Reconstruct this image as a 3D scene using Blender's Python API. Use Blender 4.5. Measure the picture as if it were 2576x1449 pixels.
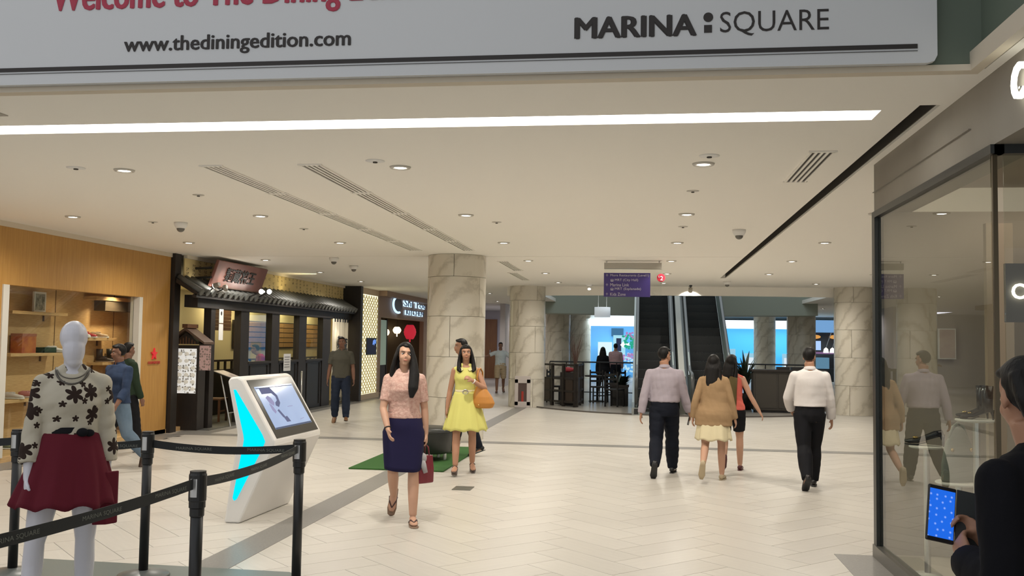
import bpy, bmesh, math, random
import numpy as np
from mathutils import Vector, Matrix
from mathutils.bvhtree import BVHTree
random.seed(7)
PI = math.pi
S = bpy.context.scene
C = S.collection
for o in list(bpy.data.objects): bpy.data.objects.remove(o)

# ------------------------------------------------------------------ camera
cam_d = bpy.data.cameras.new('camera'); cam = bpy.data.objects.new('camera', cam_d); C.objects.link(cam)
cam_d.sensor_fit = 'HORIZONTAL'; cam_d.sensor_width = 36.0; cam_d.lens = 36.0*2411.4/2576.0
cam_d.clip_start = 0.05; cam_d.clip_end = 200
_R = Vector((0.99065729, 0.13561136, 0.01441182)); _F = Vector((-0.13621856, 0.98904042, 0.05695216)); _U = _R.cross(_F)
m = Matrix((_R, _U, -_F)).transposed().to_4x4(); m.translation = (0, 0, 1.65)
cam.matrix_world = m
S.camera = cam
# ------------------------------------------------------------------ light of the place
world = bpy.data.worlds.new('world'); S.world = world; world.use_nodes = True
world.node_tree.nodes['Background'].inputs[0].default_value = (0.95, 0.97, 1.0, 1)
world.node_tree.nodes['Background'].inputs[1].default_value = 0.78
S.view_settings.view_transform = 'Standard'; S.view_settings.look = 'None'
S.view_settings.exposure = 0.0; S.view_settings.gamma = 1.0; S.view_settings.use_curve_mapping = False
DOWNLIGHT_W = 155.0
WARM = (1.0, 0.935, 0.84)
CEIL = 3.13

# ------------------------------------------------------------------ materials
MATS = {}
def pmat(name, base, rough=0.5, metal=0.0, spec=0.5, emit=None, es=0.0, noise=None, bump=None, sheen=0.0, coat=0.0, stretch=(1,1,1)):
    if name in MATS: return MATS[name]
    mt = bpy.data.materials.new(name); mt.use_nodes = True; MATS[name] = mt
    nt = mt.node_tree; b = nt.nodes['Principled BSDF']
    b.inputs['Base Color'].default_value = (*base, 1); b.inputs['Roughness'].default_value = rough
    b.inputs['Metallic'].default_value = metal; b.inputs['Specular IOR Level'].default_value = spec
    if sheen: b.inputs['Sheen Weight'].default_value = sheen
    if coat: b.inputs['Coat Weight'].default_value = coat
    if emit: b.inputs['Emission Color'].default_value = (*emit, 1); b.inputs['Emission Strength'].default_value = es
    if noise or bump:
        tc = nt.nodes.new('ShaderNodeTexCoord'); mp = nt.nodes.new('ShaderNodeMapping'); mp.inputs['Scale'].default_value = stretch
        nt.links.new(tc.outputs['Object'], mp.inputs['Vector'])
    if noise:
        sc, c2 = noise
        n = nt.nodes.new('ShaderNodeTexNoise'); n.inputs['Scale'].default_value = sc; n.inputs['Detail'].default_value = 5
        nt.links.new(mp.outputs[0], n.inputs['Vector'])
        r = nt.nodes.new('ShaderNodeValToRGB'); r.color_ramp.elements[0].position = .3; r.color_ramp.elements[1].position = .7
        r.color_ramp.elements[0].color = (*base, 1); r.color_ramp.elements[1].color = (*c2, 1)
        nt.links.new(n.outputs[0], r.inputs[0]); nt.links.new(r.outputs[0], b.inputs['Base Color'])
    if bump:
        sc, st = bump
        n = nt.nodes.new('ShaderNodeTexNoise'); n.inputs['Scale'].default_value = sc; n.inputs['Detail'].default_value = 4
        nt.links.new(mp.outputs[0], n.inputs['Vector'])
        bp = nt.nodes.new('ShaderNodeBump'); bp.inputs['Strength'].default_value = st; bp.inputs['Distance'].default_value = 0.01
        nt.links.new(n.outputs[0], bp.inputs['Height']); nt.links.new(bp.outputs[0], b.inputs['Normal'])
    return mt
def emat(name, col, s):
    return pmat(name, (0, 0, 0), 1, spec=0, emit=col, es=s)
def node(nt, t, **kw):
    n = nt.nodes.new(t)
    for k, v in kw.items(): setattr(n, k, v)
    return n
def marble_mat():
    mt = pmat('marble', (.62, .58, .52), .22, spec=.5); nt = mt.node_tree; b = nt.nodes['Principled BSDF']
    tc = node(nt, 'ShaderNodeTexCoord'); mp = node(nt, 'ShaderNodeMapping'); mp.inputs['Rotation'].default_value = (.5, -.85, .3)
    nt.links.new(tc.outputs['Object'], mp.inputs[0])
    oi = node(nt, 'ShaderNodeObjectInfo'); ad = node(nt, 'ShaderNodeVectorMath', operation='ADD')
    ml = node(nt, 'ShaderNodeVectorMath', operation='SCALE'); ml.inputs[0].default_value = (9, 4, 7)
    nt.links.new(oi.outputs['Random'], ml.inputs['Scale']); nt.links.new(mp.outputs[0], ad.inputs[0]); nt.links.new(ml.outputs[0], ad.inputs[1])
    w = node(nt, 'ShaderNodeTexWave'); w.inputs['Scale'].default_value = 1.1; w.inputs['Distortion'].default_value = 8; w.inputs['Detail'].default_value = 6; w.inputs['Detail Scale'].default_value = 1.0; w.inputs['Detail Roughness'].default_value = .65
    nt.links.new(ad.outputs[0], w.inputs['Vector'])
    r = node(nt, 'ShaderNodeValToRGB'); e = r.color_ramp.elements
    e[0].position = 0; e[0].color = (.49, .45, .37, 1); e[1].position = .14; e[1].color = (.575, .535, .445, 1); x = e.new(.5); x.color = (.63, .59, .50, 1)
    nt.links.new(w.outputs['Fac'], r.inputs[0]); nt.links.new(r.outputs[0], b.inputs['Base Color'])
    return mt
def tile_mat():
    mt = pmat('floor_tile', (.6, .55, .47), .33, spec=.45); nt = mt.node_tree; b = nt.nodes['Principled BSDF']
    oi = node(nt, 'ShaderNodeObjectInfo'); g = node(nt, 'ShaderNodeNewGeometry'); a = node(nt, 'ShaderNodeMath', operation='ADD')
    nt.links.new(oi.outputs['Random'], a.inputs[0]); nt.links.new(g.outputs['Random Per Island'], a.inputs[1])
    fr = node(nt, 'ShaderNodeMath', operation='FRACT'); nt.links.new(a.outputs[0], fr.inputs[0])
    r = node(nt, 'ShaderNodeValToRGB'); e = r.color_ramp.elements
    e[0].color = (.52, .49, .438, 1); e[1].color = (.575, .543, .487, 1)
    nt.links.new(fr.outputs[0], r.inputs[0])
    tc = node(nt, 'ShaderNodeTexCoord'); mp = node(nt, 'ShaderNodeMapping'); mp.inputs['Scale'].default_value = (2, 18, 2)
    nt.links.new(tc.outputs['Object'], mp.inputs[0])
    n = node(nt, 'ShaderNodeTexNoise'); n.inputs['Scale'].default_value = 1.5; n.inputs['Detail'].default_value = 6; nt.links.new(mp.outputs[0], n.inputs[0])
    mx = node(nt, 'ShaderNodeMixRGB', blend_type='MULTIPLY'); mx.inputs[0].default_value = .16
    nt.links.new(r.outputs[0], mx.inputs[1]); nt.links.new(n.outputs[0], mx.inputs[2]); nt.links.new(mx.outputs[0], b.inputs['Base Color'])
    return mt
def glass_mat(name, tint=(.95, .97, .95), ior=1.5, rough=0.0):
    if name in MATS: return MATS[name]
    mt = bpy.data.materials.new(name); mt.use_nodes = True; MATS[name] = mt; nt = mt.node_tree; nt.nodes.clear()
    o = node(nt, 'ShaderNodeOutputMaterial'); t = node(nt, 'ShaderNodeBsdfTransparent'); t.inputs[0].default_value = (*tint, 1)
    g = node(nt, 'ShaderNodeBsdfGlossy'); g.inputs['Roughness'].default_value = rough
    f = node(nt, 'ShaderNodeFresnel'); f.inputs[0].default_value = ior; mx = node(nt, 'ShaderNodeMixShader')
    ge = node(nt, 'ShaderNodeNewGeometry'); iv = node(nt, 'ShaderNodeMath', operation='SUBTRACT'); iv.inputs[0].default_value = 1.0; nt.links.new(ge.outputs['Backfacing'], iv.inputs[1])
    mu = node(nt, 'ShaderNodeMath', operation='MULTIPLY'); nt.links.new(f.outputs[0], mu.inputs[0]); nt.links.new(iv.outputs[0], mu.inputs[1]); nt.links.new(mu.outputs[0], mx.inputs[0]); nt.links.new(t.outputs[0], mx.inputs[1]); nt.links.new(g.outputs[0], mx.inputs[2]); nt.links.new(mx.outputs[0], o.inputs[0])
    return mt

# ------------------------------------------------------------------ mesh helpers
class MB:
    def __init__(s): s.v = []; s.f = []
    def add(s, v, f):
        b = len(s.v); s.v += [tuple(p) for p in v]; s.f += [tuple(i+b for i in q) for q in f]; return s
    def box(s, x0, x1, y0, y1, z0, z1):
        v = [(x0,y0,z0),(x1,y0,z0),(x1,y1,z0),(x0,y1,z0),(x0,y0,z1),(x1,y0,z1),(x1,y1,z1),(x0,y1,z1)]
        return s.add(v, [(0,3,2,1),(4,5,6,7),(0,1,5,4),(1,2,6,5),(2,3,7,6),(3,0,4,7)])
    def prism(s, pts, axis, a, b):
        # polygon in a plane, pushed along axis from a to b ('x': pts are (y,z), 'y': (x,z), 'z': (x,y))
        n = len(pts)
        def P(p, t): return {'x': (t, p[0], p[1]), 'y': (p[0], t, p[1]), 'z': (p[0], p[1], t)}[axis]
        v = [P(p, a) for p in pts]+[P(p, b) for p in pts]
        f = [tuple(range(n)), tuple(range(2*n-1, n-1, -1))]+[(i, i+n, (i+1) % n+n, (i+1) % n) for i in range(n)]
        return s.add(v, f)
    def lathe(s, prof, n=24, c=(0,0,0), a0=0, a1=2*PI):
        full = abs(a1-a0-2*PI) < 1e-6; k = n if full else n+1; v = []; f = []
        for (r, z) in prof:
            for i in range(k):
                a = a0+(a1-a0)*i/n; v.append((c[0]+r*math.cos(a), c[1]+r*math.sin(a), c[2]+z))
        for j in range(len(prof)-1):
            for i in range(n):
                i2 = (i+1) % k; f.append((j*k+i, j*k+i2, (j+1)*k+i2, (j+1)*k+i))
        if full:
            if prof[0][0] > 1e-6: f.append(tuple(range(k-1, -1, -1)))
            if prof[-1][0] > 1e-6: f.append(tuple((len(prof)-1)*k+i for i in range(k)))
        return s.add(v, f)
    def cyl(s, c, r, h, n=20, r2=None): return s.lathe([(r, 0), (r if r2 is None else r2, h)], n, c)
    def ell(s, c, r, R=None, nu=14, nv=9):
        c = Vector(c); v = []; f = []
        for j in range(1, nv):
            t = PI*j/nv
            for i in range(nu):
                p = 2*PI*i/nu; q = Vector((r[0]*math.sin(t)*math.cos(p), r[1]*math.sin(t)*math.sin(p), r[2]*math.cos(t)))
                if R is not None: q = R @ q
                v.append(c+q)
        for sg in (1, -1):
            q = Vector((0, 0, sg*r[2]))
            if R is not None: q = R @ q
            v.append(c+q)
        T = (nv-1)*nu; B = T+1
        for j in range(nv-2):
            for i in range(nu): f.append((j*nu+i, (j+1)*nu+i, (j+1)*nu+(i+1) % nu, j*nu+(i+1) % nu))
        for i in range(nu): f.append((T, i, (i+1) % nu)); f.append((B, (nv-2)*nu+(i+1) % nu, (nv-2)*nu+i))
        return s.add(v, f)
    def rings(s, rg, cap=True):
        n = len(rg[0]); v = [p for r in rg for p in r]; f = []
        for j in range(len(rg)-1):
            for i in range(n): f.append((j*n+i, j*n+(i+1) % n, (j+1)*n+(i+1) % n, (j+1)*n+i))
        if cap: f.append(tuple(range(n-1, -1, -1))); f.append(tuple((len(rg)-1)*n+i for i in range(n)))
        return s.add(v, f)
    def tube(s, pts, rads, n=12, side=None, cap=True):
        # rads: numbers, or (a, b) with a along the 'side' direction
        pts = [Vector(p) for p in pts]; rg = []; u = Vector(side) if side is not None else None
        for i, p in enumerate(pts):
            d = (pts[min(i+1, len(pts)-1)]-pts[max(i-1, 0)]).normalized()
            if u is None:
                u = Vector((1, 0, 0)) if abs(d.x) < .8 else Vector((0, 1, 0))
            u = (u-d*u.dot(d)).normalized(); w = d.cross(u)
            ra, rb = rads[i] if isinstance(rads[i], (tuple, list)) else (rads[i], rads[i])
            rg.append([p+u*(ra*math.cos(2*PI*k/n))+w*(rb*math.sin(2*PI*k/n)) for k in range(n)])
        return s.rings(rg, cap)
    def mesh(s, name, smooth=False):
        me = bpy.data.meshes.new(name); me.from_pydata(s.v, [], s.f); me.update()
        bm = bmesh.new(); bm.from_mesh(me); bmesh.ops.recalc_face_normals(bm, faces=bm.faces); bm.to_mesh(me); bm.free()
        if smooth: me.polygons.foreach_set('use_smooth', [True]*len(me.polygons))
        return me
    def build(s, name, mt, parent=None, smooth=False, bevel=0, solid=0):
        return obj(name, s.mesh(name, smooth), mt, parent, bevel, solid)
def obj(name, me, mt, parent=None, bevel=0, solid=0):
    o = bpy.data.objects.new(name, me); C.objects.link(o)
    if mt is not None:
        me.materials.clear(); me.materials.append(mt)
    if parent is not None: o.parent = parent
    if bevel:
        b = o.modifiers.new('bevel', 'BEVEL'); b.width = bevel; b.segments = 2; b.limit_method = 'ANGLE'
    if solid:
        b = o.modifiers.new('solid', 'SOLIDIFY'); b.thickness = solid
    return o
def tag(o, label, cat, group=None):
    o['label'] = label; o['category'] = cat
    if group: o['group'] = group
    return o
def thing(name, label, cat, loc=(0, 0, 0), rotz=0, group=None):
    o = bpy.data.objects.new(name, None); C.objects.link(o); o.location = loc; o.rotation_euler = (0, 0, rotz); o.empty_display_size = .1
    return tag(o, label, cat, group)
def struct(o): o['kind'] = 'structure'; return o
def stuff(o): o['kind'] = 'stuff'; return o
def B(x0, x1, y0, y1, z0, z1): return MB().box(x0, x1, y0, y1, z0, z1)
def dup(root, loc, rotz=None, label=None, group=None):
    r = root.copy(); C.objects.link(r); r.location = loc
    if rotz is not None: r.rotation_euler = (0, 0, rotz)
    if label: r['label'] = label
    if group: r['group'] = group
    for ch in list(root.children):
        c = ch.copy(); C.objects.link(c); c.parent = r
        for g in ch.children:
            d = g.copy(); C.objects.link(d); d.parent = c
    return r
def text(name, body, org, right, up, w, h, mt, parent=None, depth=.004, bold=0.0, heavy=0.0):
    """flat lettering: lower left corner org, fitted to w x h"""
    cu = bpy.data.curves.new(name, 'FONT'); cu.body = body; cu.extrude = .01; cu.offset = bold; cu.resolution_u = 3
    t = bpy.data.objects.new(name, cu); C.objects.link(t)
    dg = bpy.context.evaluated_depsgraph_get(); me = bpy.data.meshes.new_from_object(t.evaluated_get(dg))
    bpy.data.objects.remove(t); bpy.data.curves.remove(cu)
    co = np.empty(len(me.vertices)*3, 'f'); me.vertices.foreach_get('co', co); co = co.reshape(-1, 3)
    lo = co.min(0); hi = co.max(0); q = (co-lo)/np.maximum(hi-lo, 1e-6)
    right = np.array(right, float); up = np.array(up, float); nn = np.cross(right, up)
    P = np.array(org, float)+q[:, :1]*w*right+q[:, 1:2]*h*up+q[:, 2:]*depth*nn
    me.vertices.foreach_set('co', P.astype('f').ravel()); me.update()
    if heavy:                                            # thicker strokes: the outline laid over itself with small shifts
        fs = [tuple(p.vertices) for p in me.polygons]; mb = MB()
        for i_, (dx, dz) in enumerate(((-1, 0), (-.4, .8), (.4, -.8), (1, 0), (0, 0))): mb.add(P+right*dx*heavy+up*dz*heavy*.5+nn*i_*.0006, fs)
        me2 = bpy.data.meshes.new(name); me2.from_pydata(mb.v, [], mb.f); me2.update(); me = me2
    return obj(name, me, mt, parent)
def spot(name, loc, power, col=WARM, size=130, blend=.7, rad=.05, target=None, parent=None):
    d = bpy.data.lights.new(name, 'SPOT'); d.energy = power; d.color = col; d.spot_size = math.radians(size); d.spot_blend = blend; d.shadow_soft_size = rad
    o = bpy.data.objects.new(name, d); C.objects.link(o); o.location = loc
    if target is not None: o.rotation_euler = (Vector(target)-Vector(loc)).to_track_quat('-Z', 'Y').to_euler()
    if parent: o.parent = parent
    return o
def area(name, loc, power, sx, sy, col=WARM, target=None):
    d = bpy.data.lights.new(name, 'AREA'); d.energy = power; d.color = col; d.shape = 'RECTANGLE'; d.size = sx; d.size_y = sy
    o = bpy.data.objects.new(name, d); C.objects.link(o); o.location = loc
    if target is not None: o.rotation_euler = (Vector(target)-Vector(loc)).to_track_quat('-Z', 'Y').to_euler()
    return o

M_ceil = pmat('ceiling_paint', (.90, .868, .80), .8, spec=.2)
M_white = pmat('white_paint', (.78, .77, .74), .6)
M_beige = pmat('beige_paint', (.56, .45, .33), .7)
M_black = pmat('black_metal', (.012, .012, .013), .45)
M_dark = pmat('dark_slot', (.05, .043, .034), .8)
M_steel = pmat('brushed_steel', (.55, .55, .54), .3, metal=1)
M_grey = pmat('grey_granite', (.17, .165, .15), .35, noise=(60, (.22, .21, .195)))
M_tile = tile_mat()
M_marble = marble_mat()
M_wood = pmat('honey_wood', (.42, .215, .05), .5, noise=(3, (.52, .285, .075)), stretch=(14, 14, .8))
M_woodlit = pmat('woven_wood', (.50, .32, .14), .55, noise=(4, (.64, .43, .21)), stretch=(2, 2, 26))
M_timber = pmat('dark_timber', (.013, .010, .0085), .5, noise=(4, (.022, .016, .013)), stretch=(8, 8, 1))
M_brown = pmat('brown_timber', (.10, .045, .022), .5, noise=(4, (.14, .065, .03)), stretch=(8, 8, 1))
M_rtile = pmat('roof_tile', (.10, .105, .10), .5, noise=(6, (.15, .155, .145)))
M_cream = pmat('cream_plaster', (.78, .68, .42), .8)
M_glass = glass_mat('clear_glass')
# ================================================================== SETTING
floor = struct(B(-14, 12, -4, 62, -.25, -.012).build('floor', pmat('grout', (.40, .37, .32), .8)))
def herringbone():
    h = .9; w = .3; out = []
    for a in range(-60, 160):
        for b in range(-22, 23):
            u = a*w+b*h; v = a*w-b*h
            for (cu, cv, ang) in ((u+h/2, v+w/2, 0), (u+h+w/2, v+w/2-h/2+w/2, 90)):
                x = (cu-cv)/math.sqrt(2); y = (cu+cv)/math.sqrt(2)
                if -8.0 < x < 7.5 and 3.4 < y < 24.6: out.append((x, y, ang+45))
    return out
tiles = herringbone()
def seen(x, y): return y > 5.9 and -.68*y < x < .37*y and not (x > 2.2 and y < 8.6)
near = sorted([t for t in tiles if seen(t[0], t[1])], key=lambda t: t[1])[:290]
nset = set((round(t[0], 3), round(t[1], 3)) for t in near)
tm = B(-.448, .448, -.148, .148, -.012, 0).mesh('floor_tile')
for (x, y, a) in near:
    o = obj('floor_tile', tm, M_tile, floor); o.location = (x, y, 0); o.rotation_euler = (0, 0, math.radians(a))
far = MB()
for (x, y, a) in tiles:
    if (round(x, 3), round(y, 3)) in nset: continue
    ca = math.cos(math.radians(a)); sa = math.sin(math.radians(a)); b_ = B(-.448, .448, -.148, .148, -.012, 0)
    far.add([(x+p[0]*ca-p[1]*sa, y+p[0]*sa+p[1]*ca, p[2]) for p in b_.v], b_.f)
stuff(far.build('distant_floor_tiles', M_tile, floor))
fp = B(-14, -8.0, -4, 62, -.012, 0); fp.box(7.5, 12, -4, 62, -.012, 0); fp.box(-8, 7.5, -4, 3.5, -.012, -.0005); fp.box(-8, 7.5, 24.4, 62, -.012, -.0005)
fp.build('outer_paving', pmat('outer_paving', (.46, .42, .36), .3), floor)
# dark granite inlays
inl = [(-3.24, -2.94, 3.4, 26.5), (-8.0, -3.24, 15.58, 15.90), (-2.94, 7.5, 15.58, 15.90), (1.52, 1.90, 2.0, 8.05), (-8.35, -7.75, 9, 15.6), (-8.1, -7.45, 15.9, 33)]
for (a, b, c, d) in inl: B(a, b, c, d, -.005, .003).build('granite_inlay', M_grey, floor)
B(-2.11, -1.90, 10.62, 10.89, 0, .006).build('floor_hatch', pmat('hatch_plate', (.10, .10, .085), .4), floor)
# darker floor of the round cafe court
cx, cy, cr = .95, 27.0, 4.35
arc = [(cx+cr*math.cos(a), cy+cr*math.sin(a)) for a in np.linspace(PI*1.0, PI*2.0, 33)]
pts = arc+[(5.3, 33.5), (-3.4, 33.5)]
MB().prism(pts, 'z', -.004, .004).build('court_floor', pmat('court_floor', (.30, .28, .25), .28), floor)
rim = MB(); rim.rings([[(cx+(cr+r)*math.cos(a), cy+(cr+r)*math.sin(a), z) for (r, z) in ((-.03, 0), (.03, 0), (.03, .03), (-.03, .03))] for a in np.linspace(PI, 2*PI, 41)])
rim.build('court_kerb', pmat('kerb_metal', (.10, .09, .08), .4), floor)

# ceiling: panels with a light cove across and a slit on the right
ceiling = struct(thing('ceiling', 'cream plasterboard ceiling of the hall', 'ceiling')); del ceiling['category']
def cpan(x0, x1, y0, y1, z=CEIL, t=.12): return B(x0, x1, y0, y1, z, z+t).build('ceiling_panel', M_ceil, ceiling)
cpan(-14, 1.66, 5.28, 6.16); cpan(1.46, 1.66, 6.16, 6.42); cpan(-14, 1.66, 6.42, 16.28); cpan(-14, 1.66, 16.31, 24.4); cpan(1.78, 12, -4, 24.4); cpan(1.66, 1.78, 5.28, 6.05); cpan(1.66, 1.78, 21.45, 24.4)
cpan(-14, -3.1, 24.4, 62); cpan(5.4, 12, 24.4, 62); cpan(-3.1, 5.4, 34.6, 62)
sl = MB(); sl.box(1.60, 1.84, 6.0, 21.5, CEIL+.13, CEIL+.17); sl.box(1.661, 1.668, 6.05, 21.45, CEIL+.006, CEIL+.15); sl.box(1.772, 1.779, 6.05, 21.45, CEIL+.02, CEIL+.15); sl.build('slit_dark_lining', M_dark, ceiling)  # dark-coloured back and lining give the slit its shade despite bounced light
B(-14, 1.66, 16.28, 16.31, CEIL+.01, CEIL+.12).build('ceiling_joint', pmat('joint_grey', (.35, .33, .29), .8), ceiling)  # darker grey fill in the joint between ceiling panels
cv = MB(); cv.box(-14, 1.5, 6.05, 6.53, CEIL+.30, CEIL+.32); cv.box(-14, 1.5, 6.03, 6.05, CEIL+.12, CEIL+.32); cv.box(-14, 1.5, 6.53, 6.55, CEIL+.12, CEIL+.32); cv.box(1.48, 1.5, 6.05, 6.53, CEIL+.12, CEIL+.30)
cv.build('cove_trough', M_white, ceiling)
tb = thing('cove_light', 'long bright white light cove running across the ceiling below the banner', 'light cove')
MB().tube([(-13.9, 6.29, CEIL+.07), (1.36, 6.29, CEIL+.07)], [(.12, .045)]*2, 12, side=(0, 1, 0)).build('diffuser', emat('cove_emit', (1, .97, .9), 9), tb)
for x in np.arange(-13, 1.4, 1.2): B(x-.01, x+.01, 6.18, 6.40, CEIL+.105, CEIL+.18).build('bracket', M_white, tb)
# curved lip over the court
def lipY(x): return 24.55+(x-1.2)**2/34
lip = MB(); xs = np.linspace(-3.6, 5.9, 39)
for i in range(len(xs)-1):
    a, b = xs[i], xs[i+1]; lip.add([(a, 24.2, CEIL-.003), (b, 24.2, CEIL-.003), (b, lipY(b), CEIL-.003), (a, lipY(a), CEIL-.003)], [(0, 1, 2, 3)])
    lip.add([(a, lipY(a), 2.90), (b, lipY(b), 2.90), (b, lipY(b), CEIL+.1), (a, lipY(a), CEIL+.1), (a, lipY(a)+.12, 2.90), (b, lipY(b)+.12, 2.90), (b, lipY(b)+.12, 6.2), (a, lipY(a)+.12, 6.2)], [(0, 1, 2, 3), (0, 4, 5, 1), (4, 7, 6, 5)])
struct(lip.build('trim_1', M_ceil))
fr = MB()
for i in range(len(xs)-1):
    a, b = xs[i], xs[i+1]; ya, yb = 34.6-(a-1.2)**2/30, 34.6-(b-1.2)**2/30
    fr.add([(a, ya, 2.72), (b, yb, 2.72), (b, yb, 6.2), (a, ya, 6.2), (a, ya+1.6, 2.72), (b, yb+1.6, 2.72)], [(0, 1, 2, 3), (0, 4, 5, 1)])
struct(fr.build('trim_2', pmat('court_bulkhead', (.33, .36, .30), .7)))
vo = MB(); vo.box(-3.7, -3.6, 24, 36, CEIL+.1, 6.2); vo.box(5.9, 6.0, 24, 36, CEIL+.1, 6.2); vo.box(-3.7, 6, 24, 36, 6.2, 6.3)
struct(vo.build('wall_court', pmat('void_dark', (.12, .14, .12), .8)))
# bulkhead round the void over the camera
bk = MB(); bk.box(-14, 1.76, 5.272, 5.55, CEIL+.006, 6.5); bk.box(1.76, 2.2, -4, 5.55, CEIL+.125, 6.5)
struct(bk.build('wall_bulkhead', pmat('bulkhead_green', (.12, .15, .115), .45)))
tr = MB(); tr.box(-14, 1.70, 5.258, 5.334, CEIL-.012, CEIL+.022); tr.box(1.70, 1.759, -4, 5.334, CEIL-.012, CEIL+.09)
struct(tr.build('trim_3', pmat('beige_trim', (.62, .55, .44), .6)))
# outer walls
struct(B(-14.2, -14, -4, 62, 0, 3.4).build('wall_left', M_white)); struct(B(12, 12.2, 8, 62, 0, 3.4).build('wall_right', M_white))
struct(B(-14, 12, 62, 62.2, 0, 3.4).build('wall_far', pmat('far_blue_wall', (.30, .42, .55), .7)))

# ------------------------------------------------------------------ marble columns
def column(x, y, r, label, core=None, name='marble_column', segs=3, rot=.4):
    t = thing(name, label, 'column', (x, y, 0), 0, 'round marble columns')
    MB().lathe([(r-.03, 0), (r-.03, CEIL)], 24).build('core', pmat('joint_dark', (.30, .27, .23), .8), t)
    zs = [0.0, .72, 1.40, 2.08, 2.75, CEIL]
    for k in range(len(zs)-1):
        z0, z1 = zs[k]+.003, zs[k+1]-.003
        for q in range(segs):
            a0 = rot+k*1.1+2*PI*q/segs+.004/r; a1 = rot+k*1.1+2*PI*(q+1)/segs-.004/r
            mb = MB(); n = 14
            mb.rings([[(rr*math.cos(a), rr*math.sin(a), z) for (rr, z) in ((r-.03, z0), (r, z0), (r, z1), (r-.03, z1))] for a in np.linspace(a0, a1, n)])
            o = mb.build('marble_panel', M_marble, t, smooth=False)
            o.data.polygons.foreach_set('use_smooth', [len(p.vertices) == 4 for p in o.data.polygons])
            o.data.set_sharp_from_angle(angle=.6)
    return t
column(-3.20, 16.25, .50, 'large round marble column nearest the camera behind the woman in yellow')
c2 = column(-3.02, 24.95, .47, 'round marble column with a glass fire cabinet at its foot', rot=1.0)
column(5.15, 24.65, .47, 'round marble column beside the right shop window edge', rot=.1)
column(-3.2, 36.0, .47, 'distant marble column behind the cafe partition, left of the twig vase', rot=2)
column(5.6, 35.5, .50, 'distant marble column behind the man in the white shirt', rot=3)
column(-3.0, 46.0, .50, 'farthest marble column behind the twigs left of the blue shop', rot=.9)
column(5.6, 46.0, .50, 'farthest marble column between the escalator and the dark counter', rot=.6)
fc = thing('fire_cabinet', 'small white framed glass cabinet at the foot of the marble column', 'cabinet', (-3.06, 24.46, 0))
f_ = MB(); f_.box(-.20, -.11, -.02, .12, .05, .72); f_.box(.11, .20, -.02, .12, .05, .72); f_.box(-.20, .20, -.02, .12, .62, .80); f_.box(-.20, .20, -.02, .12, .0, .15); f_.build('frame', pmat('cabinet_frame', (.52, .47, .45), .5), fc, bevel=.005)
B(-.11, .11, -.005, .1, .15, .62).build('interior', pmat('cab_in', (.08, .05, .045), .5), fc); MB().cyl((0, .035, .15), .05, .26, 14, .05).build('extinguisher', pmat('ext_red', (.35, .03, .02), .4), fc)

# ------------------------------------------------------------------ downlights
M_lens = emat('lens_emit', (1, .96, .88), 14)
M_ring = pmat('lamp_ring', (.55, .52, .46), .4)
ring_me = MB().lathe([(.055, -.002), (.062, -.014), (.085, -.014), (.092, 0)], 24).mesh('trim_ring', True)
lens_me = MB().lathe([(0, -.010), (.03, -.0115), (.050, -.009), (.056, -.003)], 20).mesh('lens', True)
lamp_d = bpy.data.lights.new('downlight_beam', 'SPOT'); lamp_d.energy = DOWNLIGHT_W; lamp_d.color = WARM; lamp_d.spot_size = math.radians(164); lamp_d.spot_blend = .85; lamp_d.shadow_soft_size = .06
def downlight(x, y, label):
    t = thing('ceiling_downlight', label, 'downlight', (x, y, CEIL), 0, 'recessed downlights')
    obj('trim_ring', ring_me, M_ring, t); obj('lens', lens_me, M_lens, t)
    l = bpy.data.objects.new('downlight_beam', lamp_d); C.objects.link(l); l.parent = t; l.location = (0, 0, -.03)
rowsw = ['nearest', 'second', 'third', 'fourth', 'fifth', 'sixth']; ordw = ['leftmost', 'second from the left', 'third from the left', 'fourth from the left', 'rightmost']
colX = {'D': -7.0, 'C': -4.57, 'B': -2.06, 'A': .475, 'E': 2.535}
rows = ['CBA', 'DCBAE', 'DCBAE', 'DBAE', 'DBAE', 'DBA']
for i, r in enumerate(rows):
    for k, ch in enumerate(r):
        n = len(r); w = 'rightmost' if k == n-1 else ordw[k]
        downlight(colX[ch], 7.88+3.056*i, 'round recessed ceiling downlight, %s in the %s row past the light cove' % (w, rowsw[i]))
downlight(4.6, 20.1, 'round recessed downlight at the far right beside the shop window frame')
downlight(4.0, 23.2, 'round recessed downlight above the marble column on the right')
downlight(-4.6, 28.5, 'round recessed downlight between the two marble columns')
downlight(-5.2, 34.0, 'far recessed downlight above the corridor with the brown door')
# linear air grilles
def grille(x, y0, y1, label, w=.085):
    t = thing('ceiling_grille', label, 'air grille', (x, (y0+y1)/2, CEIL), 0, 'linear ceiling air grilles'); h = (y1-y0)/2
    B(-w, w, -h, h, -.003, 0).build('backing', M_dark, t)
    f = MB()
    for s in (-1, 1): f.box(s*w-.008, s*w+.008, -h, h, -.012, 0); f.box(-w-.02, w+.02, s*h-.015, s*h+.015, -.012, 0)
    f.build('frame', M_ceil, t)
    for q in (-.5, 0, .5): B(q*w*1.0-.010, q*w*1.0+.010, -h, h, -.010, -.003).build('blade', M_ceil, t)
seg = [7.68, 9.22, 10.75, 12.3, 13.75, 15.2]; sw = ['first', 'second', 'third', 'fourth', 'last']
for i in range(5):
    grille(-3.68, seg[i]+.03, seg[i+1]-.03, '%s segment from the cove of the left slotted ceiling grille line' % sw[i])
    grille(-2.80, seg[i]+.03, seg[i+1]-.03, '%s segment from the cove of the slotted grille line leading to the column' % sw[i])
grille(1.335, 7.42, 8.78, 'short slotted air grille beside the dark ceiling slit')
grille(-2.55, 17.2, 19.4, 'slotted air grille just right of the big marble column top')
grille(-2.75, 20.0, 22.4, 'farther slotted air grille right of the big marble column top')
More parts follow.
